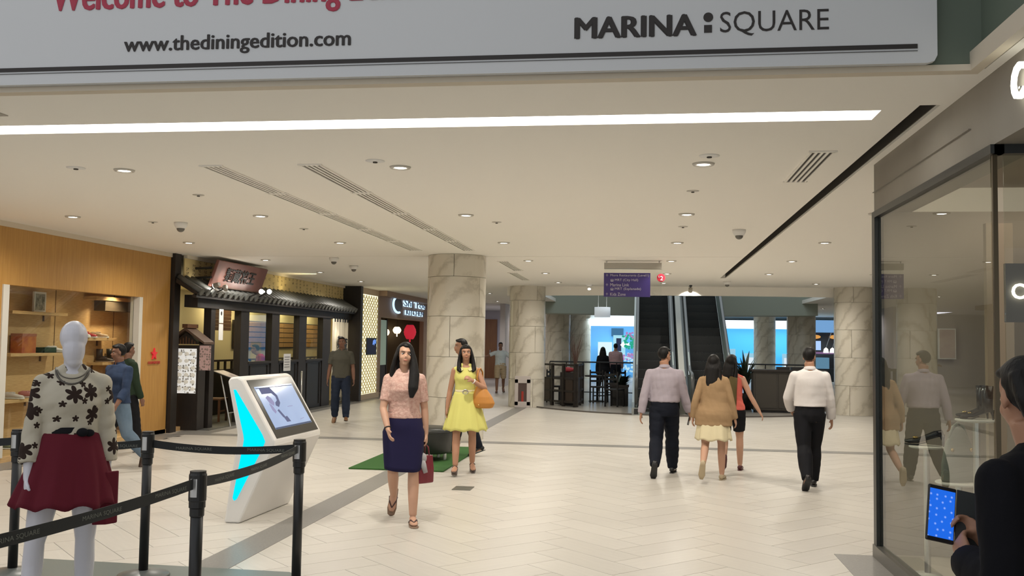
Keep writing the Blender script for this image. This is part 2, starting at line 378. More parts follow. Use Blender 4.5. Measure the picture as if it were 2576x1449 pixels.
# small ceiling fittings
def disc(x, y, r, label, mt=M_ring, name='ceiling_sprinkler', cat='ceiling fitting'):
    t = thing(name, label, cat, (x, y, CEIL)); MB().lathe([(r, 0), (r, -.004), (r*.7, -.008), (0, -.010)], 18).build('plate', mt, t, True)
    MB().cyl((0, 0, -.018), r*.25, .01, 10).build('nozzle', M_dark, t)
for x, y, l in ((-4.57, 9.31, 'in front of the left grille line'), (.46, 9.28, 'between the two nearest right downlights'), (-4.5, 12.23, 'left of the grille lines near the third row'), (-6.24, 11.48, 'over the shoe shop'), (.48, 12.1, 'before the third row right downlight'), (-1.8, 11.6, 'beside the second row downlight')):
    disc(x, y, .06, 'small flat sprinkler disc on ceiling '+l)
disc(-4.95, 7.75, .08, 'flat round detector beside the nearest left downlight', M_white, 'smoke_detector')
disc(-2.2, 7.6, .08, 'flat round detector beside the nearest middle downlight', M_white, 'smoke_detector')
disc(.5, 7.55, .08, 'flat round detector beside the nearest right downlight', M_white, 'smoke_detector')
def dome(x, y, label, dark=pmat('dome_grey', (.16, .15, .13), .3)):
    t = thing('dome_camera', label, 'camera', (x, y, CEIL)); MB().lathe([(.085, 0), (.085, -.03), (.06, -.075), (0, -.075)], 20).build('housing', M_white, t, True)
    MB().ell((0, 0, -.08), (.05, .05, .045)).build('dome', dark, t, True)
dome(-5.9, 11.56, 'white dome camera on the ceiling above the shoe shop'); dome(1.2, 12.45, 'white dome camera beside the dark ceiling slit')
dome(-5.52, 16.57, 'dark dome camera over the restaurant roof sign'); dome(-5.69, 18.32, 'small dome camera farther along over the restaurant'); dome(1.9, 22.5, 'small dome camera near the far end of the slit')
B(-4.95, -4.25, 5.62, 5.86, CEIL-.006, CEIL).build('access_vent', pmat('vent_grey', (.40, .37, .32), .7)); v_ = bpy.data.objects['access_vent']; tag(v_, 'grey rectangular vent in the soffit under the banner', 'vent')
# track spotlight glowing on the lip
tp = thing('track_spotlight', 'black track spotlight throwing a bright pool on the curved lip', 'spotlight', (1.15, 24.2, CEIL))
B(-.03, .03, -.25, .25, -.03, 0).build('track', M_black, tp); MB().tube([(0, 0, -.03), (0, 0, -.09)], [.015]*2, 8).build('stem', M_black, tp)
MB().tube([(0, -.03, -.07), (0, .06, -.14)], [.05, .055], 14).build('head', pmat('spot_head', (.6, .55, .45), .5), tp)
spot('lip_spot', (0, .12, -.15), 70, (1, .95, .85), 120, .6, .03, parent=tp).rotation_euler = (math.radians(38), 0, 0)
tq = thing('ceiling_spotlight', 'small tilted ceiling spotlight left of the purple sign', 'spotlight', (-1.35, 24.0, CEIL))
MB().lathe([(.09, 0), (.09, -.02), (.05, -.05), (0, -.05)], 18).build('mount', M_white, tq, True); MB().ell((.0, -.02, -.09), (.06, .06, .05)).build('eye', M_white, tq, True); MB().ell((.0, -.06, -.115), (.038, .03, .025)).build('lens', M_lens, tq, True)

# fill light added over the round court, with added downlights in the far hall
area('court_fill', (1.1, 29.5, 6.15), 300, 7, 8, (.86, .95, 1.0), (1.1, 29.5, 0))
for (x, y, l) in ((-4.5, 38.0, 'added fill downlight left of the distant columns'), (1.0, 38.0, 'added fill downlight behind the escalators'), (6.8, 38.0, 'added fill downlight right of the distant columns'), (2.6, 43.0, 'added fill downlight before the blue shops'), (6.6, 29.0, 'added fill downlight in the right aisle behind the marble column')): downlight(x, y, l)  # added to brighten the distant columns and far hall
# ================================================================== BANNER
bn = thing('overhead_banner', 'white overhead banner with red and black lettering above the light cove', 'banner', (0, 5.222, 0))
M_ban = pmat('banner_white', (.62, .63, .64), .55)
pts = [(-6.2, 3.15), (1.47, 3.15), (1.505, 3.16), (1.52, 3.19), (1.52, 5.0), (-6.2, 5.0)]
bnb = MB().prism(pts, 'y', -.012, .03).build('board', M_ban, bn)
M_ink = pmat('banner_ink', (.025, .020, .018), .6); M_red = pmat('banner_red', (.40, .035, .07), .6)
def bt(s, x0, x1, z0, h, mt, bold=0): return text('lettering', s, (x0, -.0125, z0), (1, 0, 0), (0, 0, 1), x1-x0, h, mt, bnb, .002, bold)
text('lettering', 'MARINA', (-.383, -.0125, 3.333), (1, 0, 0), (0, 0, 1), .652, .116, M_ink, bnb, .002, 0, .0075)
bt('SQUARE', .40, .97, 3.322, .135, M_ink, -.004)
dm = MB(); dm.cyl((0, 0, 0), .026, .003, 20); dd = MB(); dd.add([(.337+p[0], -.0125-p[2], 3.43+p[1]) for p in dm.v], dm.f); dd.box(.315, .357, -.0155, -.0125, 3.345, 3.387); dd.build('colon_mark', M_ink, bnb)
text('lettering', 'www.thediningedition.com', (-3.05, -.0125, 3.305), (1, 0, 0), (0, 0, 1), 1.38, .115, M_ink, bnb, .002, 0, .0035)
text('lettering', 'Welcome to The Dining Edition', (-3.52, -.0125, 3.535), (1, 0, 0), (0, 0, 1), 2.33, .235, M_red, bnb, .002, 0, .007)
B(-6.2, 1.42, -.0155, -.0125, 3.228, 3.252).build('rule', M_ink, bnb); B(-6.2, 1.42, -.0155, -.0125, 3.214, 3.218).build('rule', pmat('thin_rule', (.12, .12, .12), .6), bnb)

# ================================================================== RIGHT SHOE SHOP
M_fas = pmat('shop_fascia', (.25, .225, .19), .6, noise=(2, (.29, .265, .225)))
XW = 1.84
fa = MB(); fa.box(XW, XW+.28, 1.0, 8.02, 2.74, CEIL); fa.box(XW-.015, XW, 5.7, 8.02, 2.90, 2.903)
struct(fa.build('wall_shop_fascia', M_fas))
sw_ = MB(); sw_.box(XW+.02, 6.0, 7.98, 8.1, 0, 2.74); sw_.box(6.0, 6.1, 0, 8.1, 0, CEIL); sw_.box(XW+.28, 6, .5, 8.1, 2.95, 3.02)
struct(sw_.build('wall_shop_interior', pmat('shop_wall', (.40, .345, .285), .7)))
pl = MB(); pl.box(XW-.03, XW+.05, 5.33, 8.02, 0, .10); pl.box(XW-.03, 6.0, 5.33, 5.40, 0, .10); struct(pl.build('baseboard_shop', pmat('plinth_metal', (.15, .145, .13), .35, metal=.6)))
win = struct(thing('window_1', 'full height glass shop window on the right', 'window')); del win['category']
glass_shop = glass_mat('shop_glass', (.90, .92, .88), 2.2)
B(XW+.005, XW+.017, 5.42, 7.93, .10, 2.70).build('pane', glass_shop, win)
B(XW+.05, 3.6, 5.355, 5.367, .10, 2.70).build('pane', glass_mat('front_glass', (.92, .94, .92), 1.5), win)
M_fr = pmat('window_frame', (.035, .038, .038), .35, metal=.5)
B(XW-.02, XW+.05, 7.93, 8.02, .10, 2.74).build('frame', M_fr, win); B(XW-.02, XW+.05, 5.34, 7.93, 2.69, 2.74).build('frame', M_fr, win)
B(XW-.002, XW+.022, 5.365, 5.385, .10, 2.74).build('frame', pmat('bronze_bead', (.10, .08, .05), .3, metal=.8), win); B(XW, 3.6, 5.34, 5.40, 2.69, 2.74).build('frame', M_fr, win)
sf = struct(B(XW+.05, 6.0, 1.0, 7.98, -.01, .03).build('floor_shop', pmat('shop_floor', (.50, .44, .36), .3)))
ss = thing('shop_sign', 'white glowing letter C of the shop sign on the grey fascia', 'sign', (0, 0, 0))
text('letter', 'C', (XW-.03, 4.965, 2.865), (0, -1, 0), (0, 0, 1), .15, .18, emat('sign_emit', (1, 1, .86), 5), ss, .02, .01)
for z in (2.93, 3.03): B(XW-.03, XW, 4.90, 4.92, z-.005, z+.005).build('standoff', M_steel, ss)
si = thing('wall_lettering', 'glowing letters CH on the dark wall inside the shoe shop', 'sign')
B(1.95, 3.1, 5.52, 5.55, 1.80, 2.12).build('backing', pmat('sign_back', (.16, .14, .12), .5), si)
text('letter', 'CH', (1.975, 5.51, 1.925), (1, 0, 0), (0, 0, 1), .14, .085, emat('sign_emit2', (1, .97, .80), 3), si, .01, .015)
area('shop_lamp', (3.2, 6.7, 2.9), 20, 1.6, 2.0, (1, .88, .72), (3.2, 6.7, 0))
M_gold = pmat('gold', (.6, .42, .16), .25, metal=1); M_gloss = pmat('black_patent', (.012, .011, .011), .12, spec=.6); M_disp = pmat('display_white', (.72, .69, .64), .35)
def pedestal(x, y, z, r, label, z0=.03):
    t = thing('display_pedestal', label, 'display stand', (x, y, z0), 0, 'round shop display pedestals')
    MB().lathe([(0, z-z0-.018), (r-.01, z-z0-.018), (r, z-z0-.012), (r, z-z0-.004), (r-.006, z-z0), (0, z-z0)], 36).build('top', M_disp, t, True)
    MB().cyl((0, 0, .012), .022, z-z0-.028, 14).build('stem', M_steel, t); MB().lathe([(r*.8, 0), (r*.8, .01), (.03, .018), (0, .018)], 28).build('base', M_disp, t, True)
    return t
def heel_shoe(loc, rot, mt, label, sc=1.0, boot=False):
    t = thing('ankle_boot' if boot else 'heeled_shoe', label, 'boot' if boot else 'shoe', loc, rot)
    mb = MB(); P = [(-.11, .085), (-.06, .072), (0, .045), (.06, .02), (.12, .014), (.15, .014)]
    mb.tube([(x, 0, z+.014) for x, z in P], [(.024, .022), (.028, .026), (.032, .022), (.036, .018), (.032, .016), (.012, .009)], 14, side=(0, 1, 0))
    mb.build('upper', mt, t, True)
    MB().tube([(-.105, 0, .085), (-.112, 0, .04), (-.115, 0, 0)], [.020, .010, .007], 10).build('heel', mt, t, True)
    MB().tube([(.0, 0, .027), (.06, 0, .004), (.13, 0, .004), (.155, 0, .006)], [(.024, .004), (.032, .004), (.03, .004), (.010, .003)], 12, side=(0, 1, 0)).build('sole', M_black, t, True)
    MB().ell((.075, 0, .055), (.02, .014, .010)).build('buckle', M_gold, t, True)
    if boot:
        MB().lathe([(.045, .07), (.046, .16), (.052, .30), (.047, .30), (.042, .10)], 18, (-.07, 0, 0)).build('shaft', mt, t, True); MB().tube([(-.07, -.052, .09), (-.07, -.054, .29)], [.005]*2, 6).build('zip', M_gold, t)
    t.scale = (sc,)*3
    return t
pedestal(2.14, 6.60, 1.20, .128, 'tall round white display pedestal carrying the boots')
for dy in (-.05, .05): heel_shoe((2.14, 6.60+dy, 1.20), PI*.95, M_gloss, 'glossy black ankle boot with gold zip, %s of the pair on the tall pedestal' % ('nearer' if dy < 0 else 'farther'), .72, True)
pedestal(2.03, 7.32, .95, .12, 'lower round white display pedestal carrying the black heel')
heel_shoe((2.03, 7.32, .95), PI*.85, M_gloss, 'glossy black high heeled shoe on the lower pedestal')
pedestal(2.14, 6.97, .745, .15, 'lowest wide white display disc under the grey handbag')
hb = thing('display_handbag', 'grey green leather handbag standing on the lowest display disc', 'handbag', (2.14, 6.97, .745), .3)
M_bag = pmat('bag_grey', (.22, .23, .19), .4)
mb = MB(); mb.rings([[(w_*math.cos(a), d_*math.sin(a), z) for a in np.linspace(0, 2*PI, 25)[:-1]] for z, w_, d_ in ((0, .12, .045), (.02, .13, .05), (.12, .125, .05), (.25, .10, .035), (.34, .055, .022), (.38, .02, .012))]); mb.build('body', M_bag, hb, True)
MB().tube([(-.07, 0, .28), (-.04, 0, .37), (0, 0, .40), (.04, 0, .37), (.07, 0, .28)], [.012]*5, 8).build('handle', M_bag, hb, True)
for s in (-1, 1): MB().ell((s*.07, -.04, .22), (.012, .008, .012)).build('stud', M_gold, hb, True)
# vertical curtain strips deeper in the shop
for k in range(9): 
    o = B(2.55+k*.30, 2.74+k*.30, 7.60, 7.66, .03, 2.6).build('wall_slat', pmat('slat_tan', (.36, .29, .22), .6), bpy.data.objects['wall_shop_interior'])
stn = thing('shop_poster', 'framed pale poster on the back wall of the shoe shop', 'poster', (2.365, 7.95, 1.57))
B(-.065, .065, -.012, .02, 0, .24).build('frame', M_disp, stn); B(-.058, .058, -.014, -.012, .008, .232).build('print', pmat('poster_print', (.45, .33, .27), .5, noise=(7, (.6, .5, .42))), stn)

# ================================================================== HANGING DIRECTION SIGN
hs = thing('hanging_sign', 'purple hanging direction sign with white lettering under a steel rail', 'sign', (0, 17.1, 0))
B(-.70, .31, -.05, .05, 2.985, 3.095).build('rail', pmat('rail_metal', (.42, .39, .33), .3, metal=.8), hs)
for x in (-.66, .27): MB().tube([(x, 0, 3.09), (x, 0, CEIL)], [.012]*2, 8).build('hanger', M_steel, hs)
B(-.70, .31, -.006, .006, 2.50, 2.985).build('glass_sheet', glass_mat('sign_glass', (.97, .98, .97), 1.3), hs)
hpp = B(-.705, .113, -.016, -.007, 2.49, 2.915).build('purple_panel', pmat('sign_purple', (.055, .035, .20), .4), hs)
M_sw = pmat('sign_white', (.55, .53, .60), .5)
for s, x, z, w in (('More Restaurants (Level1)', -.59, 2.84, .68), ('MRT (City Hall)', -.51, 2.757, .41), ('Marina Link', -.59, 2.675, .33), ('MRT (Esplanade)', -.51, 2.60, .46), ('Kids Zone', -.59, 2.508, .27)):
    text('lettering', s, (x, -.0165, z), (1, 0, 0), (0, 0, 1), w, .055, M_sw, hpp, .002)
for z in (2.757, 2.60):
    ic = B(-.585, -.535, -.0185, -.0165, z+.005, z+.045); ic.build('train_icon', M_sw, hpp); B(-.578, -.542, -.0195, -.0185, z+.022, z+.038).build('train_icon', MATS['sign_purple'], hpp)
for z in (2.85, 2.68, 2.515): 
    a_ = MB(); a_.prism([(-.675, z+.02), (-.65, z+.05), (-.625, z+.02), (-.643, z+.02), (-.643, z), (-.657, z), (-.657, z+.02)], 'y', -.0185, -.0165); a_.build('arrow_mark', pmat('arrow_dim', (.25, .23, .34), .5), hpp)
dk = MB(); dk.cyl((0, 0, 0), .073, .012, 28); d2 = MB(); d2.add([(.30+p[0], -.03+p[2], 2.83+p[1]) for p in dk.v], dk.f); d2 = d2.build('red_badge', pmat('badge_red', (.36, .015, .03), .4), hs)
text('lettering', '2', (.285, -.0315, 2.785), (1, 0, 0), (0, 0, 1), .05, .075, M_sw, d2, .002, .01); text('lettering', 'L', (.258, -.0315, 2.835), (1, 0, 0), (0, 0, 1), .022, .035, M_sw, d2, .002)

# ================================================================== QUEUE BARRIERS
posts = [(-2.27, 6.20), (-2.21, 4.60), (-3.36, 6.22), (-4.25, 6.11), (-2.40, 2.5), (-5.6, 6.0)]
plab = ['black barrier post beside the white kiosk, where the two belts meet', 'black barrier post nearest the camera in front of the kiosk', 'black barrier post right of the mannequin', 'black barrier post left of the mannequin', 'black barrier post outside the lower left corner holding the near belt', 'black barrier post holding the belt at the left edge']
M_belt = pmat('belt_black', (.016, .018, .018), .7); M_post = pmat('post_black', (.012, .012, .012), .38)
proto = None
for (x, y), l in zip(posts, plab):
    if proto is None:
        t = thing('barrier_post', l, 'barrier post', (x, y, 0), 0, 'black belt barrier posts')
        MB().lathe([(.17, 0), (.175, .012), (.165, .025), (.06, .045), (.04, .05), (0, .05)], 32).build('base', pmat('post_base', (.10, .11, .105), .35), t, True)
        MB().cyl((0, 0, .045), .031, .80, 20).build('pole', M_post, t, True)
        MB().lathe([(.034, .80), (.041, .805), (.041, .835), (.044, .84), (.044, .965), (.040, .975), (.040, .985), (0, .987)], 20).build('belt_head', M_post, t)
        MB().tube([(.0, -.046, .86), (0, -.046, .95)], [(.018, .004)]*2, 8).build('belt_slot', M_steel, t); MB().lathe([(.0335, .76), (.036, .765), (.036, .80), (.0335, .80)], 20).build('collar', M_post, t)
        proto = t
    else: dup(proto, (x, y, .0225 if 5.9 < y < 6.3 and -4.3 < x < -3 else 0), None, l)
def belt(a, b, label, sag=.03, marks=3):
    (x0, y0), (x1, y1) = posts[a], posts[b]; d = Vector((x1-x0, y1-y0, 0)); L = d.length; d.normalize()
    t = thing('barrier_belt', label, 'belt', (x0, y0, 0), math.atan2(d.y, d.x), 'black barrier belts')
    top = []; bot = []; n = 12
    for i in range(n+1):
        s = i/n; x = .03+(L-.06)*s; z = .925-sag*4*s*(1-s); top.append(((x, -.0015, z+.026), (x, .0015, z+.026))); bot.append(((x, -.0015, z-.026), (x, .0015, z-.026)))
    MB().rings([[bot[i][0], bot[i][1], top[i][1], top[i][0]] for i in range(n+1)]).build('webbing', M_belt, t)
    for k in range(marks):
        s = (k+.6)/marks; xm = .03+(L-.06)*s; z = .925-sag*4*s*(1-s)
        # reads from the camera's side of the belt
        side = (d.y*(0-x0) - d.x*(0-y0))
        if side > 0: text('lettering', 'MARINA SQUARE', (xm-.13, -.0018, z-.012), (1, 0, 0), (0, 0, 1), .26, .022, pmat('belt_print', (.16, .165, .14), .7), t, .0005)
        else: text('lettering', 'MARINA SQUARE', (xm+.13, .0018, z-.012), (-1, 0, 0), (0, 0, 1), .26, .022, pmat('belt_print', (.16, .165, .14), .7), t, .0005)
belt(2, 0, 'barrier belt stretched in front of the kiosk side, right of the middle post', marks=2); belt(3, 2, 'barrier belt passing behind the mannequin', marks=2); belt(1, 0, 'barrier belt from the nearest post to the post beside the kiosk', marks=3); belt(4, 1, 'barrier belt running past the front of the mannequin to the left edge', marks=4); belt(5, 3, 'short barrier belt at the left edge behind the mannequin arm', marks=1)

# ================================================================== TOUCH KIOSK
ki = thing('touch_screen_kiosk', 'white slanted touch screen kiosk with a glowing cyan chevron on its side', 'kiosk', (-3.60, 8.27, 0), math.radians(-2))
prof = [(-.12, 0), (.03, 0), (.345, .70), (.345, .745), (.02, 1.285), (-.03, 1.31), (-.10, 1.30), (-.125, 1.265), (-.02, .80), (-.02, .74)]
M_kw = pmat('kiosk_white', (.70, .68, .65), .3)
MB().prism(prof, 'y', 0, 1.12).build('body', M_kw, ki, bevel=.018)
d = Vector((.02-.345, 0, 1.285-.745)); L = d.length; d.normalize(); nn = Vector((d.z, 0, -d.x))
def onface(s, y, off): p = Vector((.345, 0, .745))+d*s+nn*off; return (p.x, y, p.z)
def slab(s0, s1, y0, y1, o0, o1):
    v = [onface(s, y, o) for o in (o0, o1) for (s, y) in ((s0, y0), (s0, y1), (s1, y1), (s1, y0))]
    return MB().add(v, [(0, 1, 2, 3), (4, 7, 6, 5), (0, 4, 5, 1), (1, 5, 6, 2), (2, 6, 7, 3), (3, 7, 4, 0)])
slab(.015, L-.015, .06, 1.06, 0, .004).build('bezel', pmat('bezel_black', (.018, .018, .016), .2), ki)
def screen_mat():
    mt = pmat('kiosk_screen', (.02, .02, .03), .15, emit=(.42, .55, .82), es=.85); nt = mt.node_tree; b = nt.nodes['Principled BSDF']
    tc = node(nt, 'ShaderNodeTexCoord'); n = node(nt, 'ShaderNodeTexNoise'); n.inputs['Scale'].default_value = 2.2; n.inputs['Detail'].default_value = 1
    nt.links.new(tc.outputs['Object'], n.inputs[0]); r = node(nt, 'ShaderNodeValToRGB'); r.color_ramp.elements[0].position = .35; r.color_ramp.elements[0].color = (.36, .48, .74, 1); r.color_ramp.elements[1].position = .7; r.color_ramp.elements[1].color = (.46, .60, .86, 1)
    nt.links.new(n.outputs[0], r.inputs[0]); nt.links.new(r.outputs[0], b.inputs['Emission Color']); return mt
sc_ = slab(.10, L-.09, .13, .99, .004, .006).build('screen', screen_mat(), ki)
def figure_slab(poly, mt, o=.0065):
    # poly in (y, s) on the screen
    v = [onface(s, y, q) for q in (o, o+.0008) for (y, s) in poly]; n = len(poly)
    MB().add(v, [tuple(range(n)), tuple(range(2*n-1, n-1, -1))]+[(i, i+n, (i+1) % n+n, (i+1) % n) for i in range(n)]).build('screen_graphic', mt, sc_)
G1 = emat('map_lilac', (.20, .21, .34), .8); G2 = emat('map_pale', (.42, .40, .62), .85); G3 = emat('map_rule', (.14, .16, .24), .8)
figure_slab([(.21, .46), (.21, .52), (.44, .52), (.52, .43), (.50, .35), (.43, .31), (.38, .33), (.40, .36), (.46, .38), (.47, .42), (.42, .46), (.30, .46)], G1)
figure_slab([(.25, .42), (.31, .44), (.36, .41), (.38, .36), (.34, .33), (.28, .36)], G2); figure_slab([(.26, .36), (.30, .34), (.33, .27), (.29, .25), (.26, .29)], G2)
figure_slab([(.36, .28), (.40, .29), (.46, .20), (.41, .20)], G1); figure_slab([(.42, .20), (.50, .21), (.53, .15), (.44, .15)], G1)
figure_slab([(.14, L-.105), (.98, L-.105), (.98, L-.111), (.14, L-.111)], G3); figure_slab([(.13, .10), (.98, .10), (.98, .115), (.13, .115)], G3)
figure_slab([(.62, .30), (.74, .30), (.74, .305), (.62, .305)], G2); figure_slab([(.76, .15), (.86, .16), (.86, .165), (.76, .155)], G2)
# glowing chevron on the near side
M_cy = emat('cyan_emit', (0.0, .72, .95), 1.25)
ch = MB(); ch.prism([(-.062, 1.19), (-.038, 1.19), (.225, .80), (.255, .735), (.235, .68), (.00, .215), (-.025, .20), (-.04, .225), (.045, .70), (.052, .745), (.045, .79)], 'y', -.006, .0)
ch.build('light_chevron', M_cy, ki, bevel=.003)

# ================================================================== GREEN MAT AND DRUM SEAT
mt_ = B(-3.74, -2.50, 12.02, 14.85, .003, .018); o = mt_.build('grass_mat', pmat('artificial_grass', (.02, .085, .012), .95, noise=(160, (.04, .15, .022)), bump=(220, 1.0))); tag(o, 'green artificial grass mat under the black drum seat', 'mat')
dr = thing('drum_seat', 'round black drum seat standing on the green mat', 'stool', (-3.0, 13.15, .018))
MB().lathe([(0, .10), (.35, .10), (.37, .12), (.37, .40), (.36, .43), (.33, .445), (0, .45)], 40).build('cushion', pmat('black_leather', (.016, .018, .016), .4), dr, True)
MB().lathe([(.372, .385), (.376, .39), (.372, .395)], 40).build('piping', M_black, dr, True)
for k in range(6): MB().cyl((.28*math.cos(k*PI/3), .28*math.sin(k*PI/3), 0), .025, .11, 10).build('foot', M_steel, dr)
# ================================================================== WOOD FRONTED SHOE SHOP (left)
wl = MB(); wl.box(-8.35, -8.2, 9.0, 15.76, 2.31, CEIL); wl.box(-8.35, -8.2, 14.82, 15.76, 0, 2.31); wl.box(-8.35, -8.2, 9.0, 11.34, 0, 2.31)
wood = struct(wl.build('wall_wood_shop', M_wood))
B(-8.35, -8.185, 9.0, 15.78, 3.06, CEIL).build('cornice', pmat('cornice', (.66, .58, .46), .7), wood)
wi = MB(); wi.box(-9.1, -9.0, 10.5, 16.5, 0, 2.6); wi.box(-9.1, -8.35, 10.4, 10.5, 0, 2.6); wi.box(-9.1, -8.36, 16.3, 16.4, 0, 2.6); wi.box(-9.1, -8.35, 10.4, 16.4, 2.45, 2.5)
struct(wi.build('wall_wood_shop_back', M_woodlit))
for y in (12.0, 13.7, 15.35): B(-9.002, -8.994, y-.006, y+.006, .1, 2.45).build('panel_joint', pmat('joint_brown', (.16, .09, .04), .7), bpy.data.objects['wall_wood_shop_back'])
struct(B(-9.0, -8.2, 10.5, 16.3, 0, .07).build('floor_wood_shop', M_woodlit))
w2 = struct(thing('window_2', 'shoe shop display window framed in white', 'window')); del w2['category']
for (a, b) in ((11.34, 11.46), (14.72, 14.82)): B(-8.34, -8.18, a, b, .07, 2.31).build('frame', pmat('frame_white', (.62, .60, .54), .5), w2)
B(-8.29, -8.28, 11.46, 14.72, .07, 2.31).build('pane', M_glass, w2)
for y in (12.3, 13.6, 14.9): spot('wood_shop_lamp', (-8.55, y, 2.43), 60 if y > 14 else 8, (1, .80, .52), 120, .8, .05, (-8.95, y, .9))
def shelf(y0, y1, z, label, x0=-9.0, x1=-8.72):
    t = thing('wall_shelf', label, 'shelf', (x0, y0, z), 0, 'wooden shelves in the shoe shop'); B(0, x1-x0, 0, y1-y0, -.045, 0).build('board', M_woodlit, t, bevel=.004)
    for k in (.15, .85): B(0, .02, (y1-y0)*k-.012, (y1-y0)*k+.012, -.13, -.045).build('bracket', M_brown, t)
shelf(12.3, 13.6, 2.0, 'upper left wooden shelf holding a framed picture'); shelf(12.3, 13.55, 1.40, 'middle left wooden shelf holding the red box'); shelf(12.2, 13.2, .75, 'low left wooden shelf holding pale sneakers')
shelf(14.1, 15.0, 1.63, 'right wooden shelf holding the red shoe'); shelf(14.6, 15.5, 1.23, 'right lower wooden shelf holding the dark boots')
bx = thing('dark_pelmet', 'dark box rail high on the lit wood wall of the shoe shop', 'rail', (-9.0, 14.75, 2.08)); B(0.002, .2, 0, 1.4, 0, .17).build('box', pmat('pelmet', (.10, .075, .05), .5), bx); B(0, .22, -.3, 1.45, .17, .23).build('lid', M_woodlit, bx)
pc = thing('framed_picture', 'small framed black and white picture on the upper shelf', 'picture', (-8.88, 12.96, 2.0)); B(0, .03, 0, .28, 0, .30).build('frame', M_white, pc); B(.03, .033, .03, .25, .03, .27).build('print', pmat('pic_print', (.05, .05, .045), .5, noise=(14, (.6, .58, .5))), pc)
rb = thing('red_box', 'red and orange printed box on the middle shelf', 'box', (-8.86, 12.62, 1.40)); B(-.1, .08, 0, .32, 0, .27).build('carton', pmat('red_box', (.28, .05, .03), .5, noise=(7, (.5, .18, .04))), rb); B(-.1, .085, -.003, .323, .24, .28).build('lid', pmat('red_lid', (.33, .12, .07), .5), rb)
gb = thing('green_shoe_box', 'dark green open box on the middle shelf', 'box', (-8.86, 13.12, 1.40)); b_ = MB(); b_.box(-.1, .09, 0, .3, 0, .01); b_.box(-.1, .09, 0, .012, 0, .08); b_.box(-.1, .09, .288, .3, 0, .08); b_.box(.08, .09, 0, .3, 0, .08); b_.box(-.1, -.09, 0, .3, 0, .08); b_.build('tray', pmat('green_box', (.02, .05, .03), .4), gb); B(-.08, .07, .02, .28, .01, .05).build('tissue', pmat('tissue', (.12, .14, .11), .7), gb)
def sneaker(loc, rot, mt, label, high=False, sole=None):
    t = thing('sneaker', label, 'shoe', loc, rot, 'shoes on the wooden shelves')
    mb = MB(); mb.tube([(-.13, 0, .05), (-.08, 0, .06), (-.01, 0, .055), (.06, 0, .042), (.13, 0, .034), (.155, 0, .03)], [(.03, .035), (.038, .045), (.04, .04), (.045, .028), (.04, .022), (.015, .012)], 14, side=(0, 1, 0))
    if high: mb.tube([(-.075, 0, .06), (-.08, 0, .15), (-.08, 0, .22)], [(.038, .05), (.04, .05), (.042, .052)], 14, side=(0, 1, 0))
    mb.build('upper', mt, t, True)
    MB().tube([(-.14, 0, .012), (-.05, 0, .012), (.07, 0, .012), (.155, 0, .012), (.165, 0, .014)], [(.036, .013), (.04, .013), (.047, .013), (.035, .012), (.01, .008)], 14, side=(0, 1, 0)).build('sole', sole or M_white, t, True)
    lc = MB()
    for k in range(4): lc.tube([(.0+.025*k, -.03, .088-.012*k), (.0+.025*k, .03, .088-.012*k)], [.004]*2, 6)
    lc.build('laces', M_white, t); MB().ell((-.01, 0, .092), (.05, .022, .012)).build('tongue', mt, t, True)
    return t
M_pk = pmat('red_shoe', (.45, .03, .04), .5); M_tn = pmat('tan_shoe', (.36, .26, .17), .6); M_dkb = pmat('dark_boot', (.05, .035, .03), .5); M_pale = pmat('pale_shoe', (.6, .55, .52), .6)
sneaker((-8.84, 14.32, 1.63), .2, M_pk, 'red canvas sneaker on the right shelf'); sneaker((-8.86, 14.68, 1.63), .4, M_tn, 'tan sneaker on the right shelf beside the red one'); sneaker((-8.84, 14.15, 1.63), .1, M_white, 'white sneaker at the left end of the right shelf')
sneaker((-8.84, 14.85, 1.23), .3, M_dkb, 'dark brown high top boot on the lower right shelf', True, M_tn); sneaker((-8.84, 15.15, 1.23), .3, M_black, 'black high top boot at the end of the lower right shelf', True)
sneaker((-8.84, 12.55, .75), .2, M_pale, 'pale grey sneaker on the low left shelf'); sneaker((-8.84, 12.9, .75), .2, pmat('rose_shoe', (.5, .2, .2), .6), 'rose coloured sneaker on the low left shelf')
sneaker((-8.80, 12.35, .07), .3, pmat('olive_shoe', (.12, .16, .08), .6), 'olive sneaker on the window floor at the left'); sneaker((-8.74, 12.85, .07), .3, M_tn, 'tan sneaker on the window floor at the left'); sneaker((-8.86, 13.50, 1.40), .3, M_white, 'white sneaker beside the green box')
st = thing('star_logo', 'red five pointed star logo with small red lettering on the wood wall', 'logo', (-8.185, 15.26, 1.37))
sp_ = []
for k in range(10):
    r_ = (.105, .042)[k % 2]; a = PI/2+k*PI/5; sp_.append((r_*math.cos(a), r_*math.sin(a)))
MB().prism(sp_, 'x', -.012, .012).build('star', pmat('logo_red', (.62, .02, .03), .5, emit=(.7, .03, .04), es=.25), st)
text('lettering', 'converse', (.0, -.20, -.165), (0, 1, 0), (0, 0, 1), .40, .045, pmat('logo_red2', (.45, .03, .03), .5), st, .006, .01)

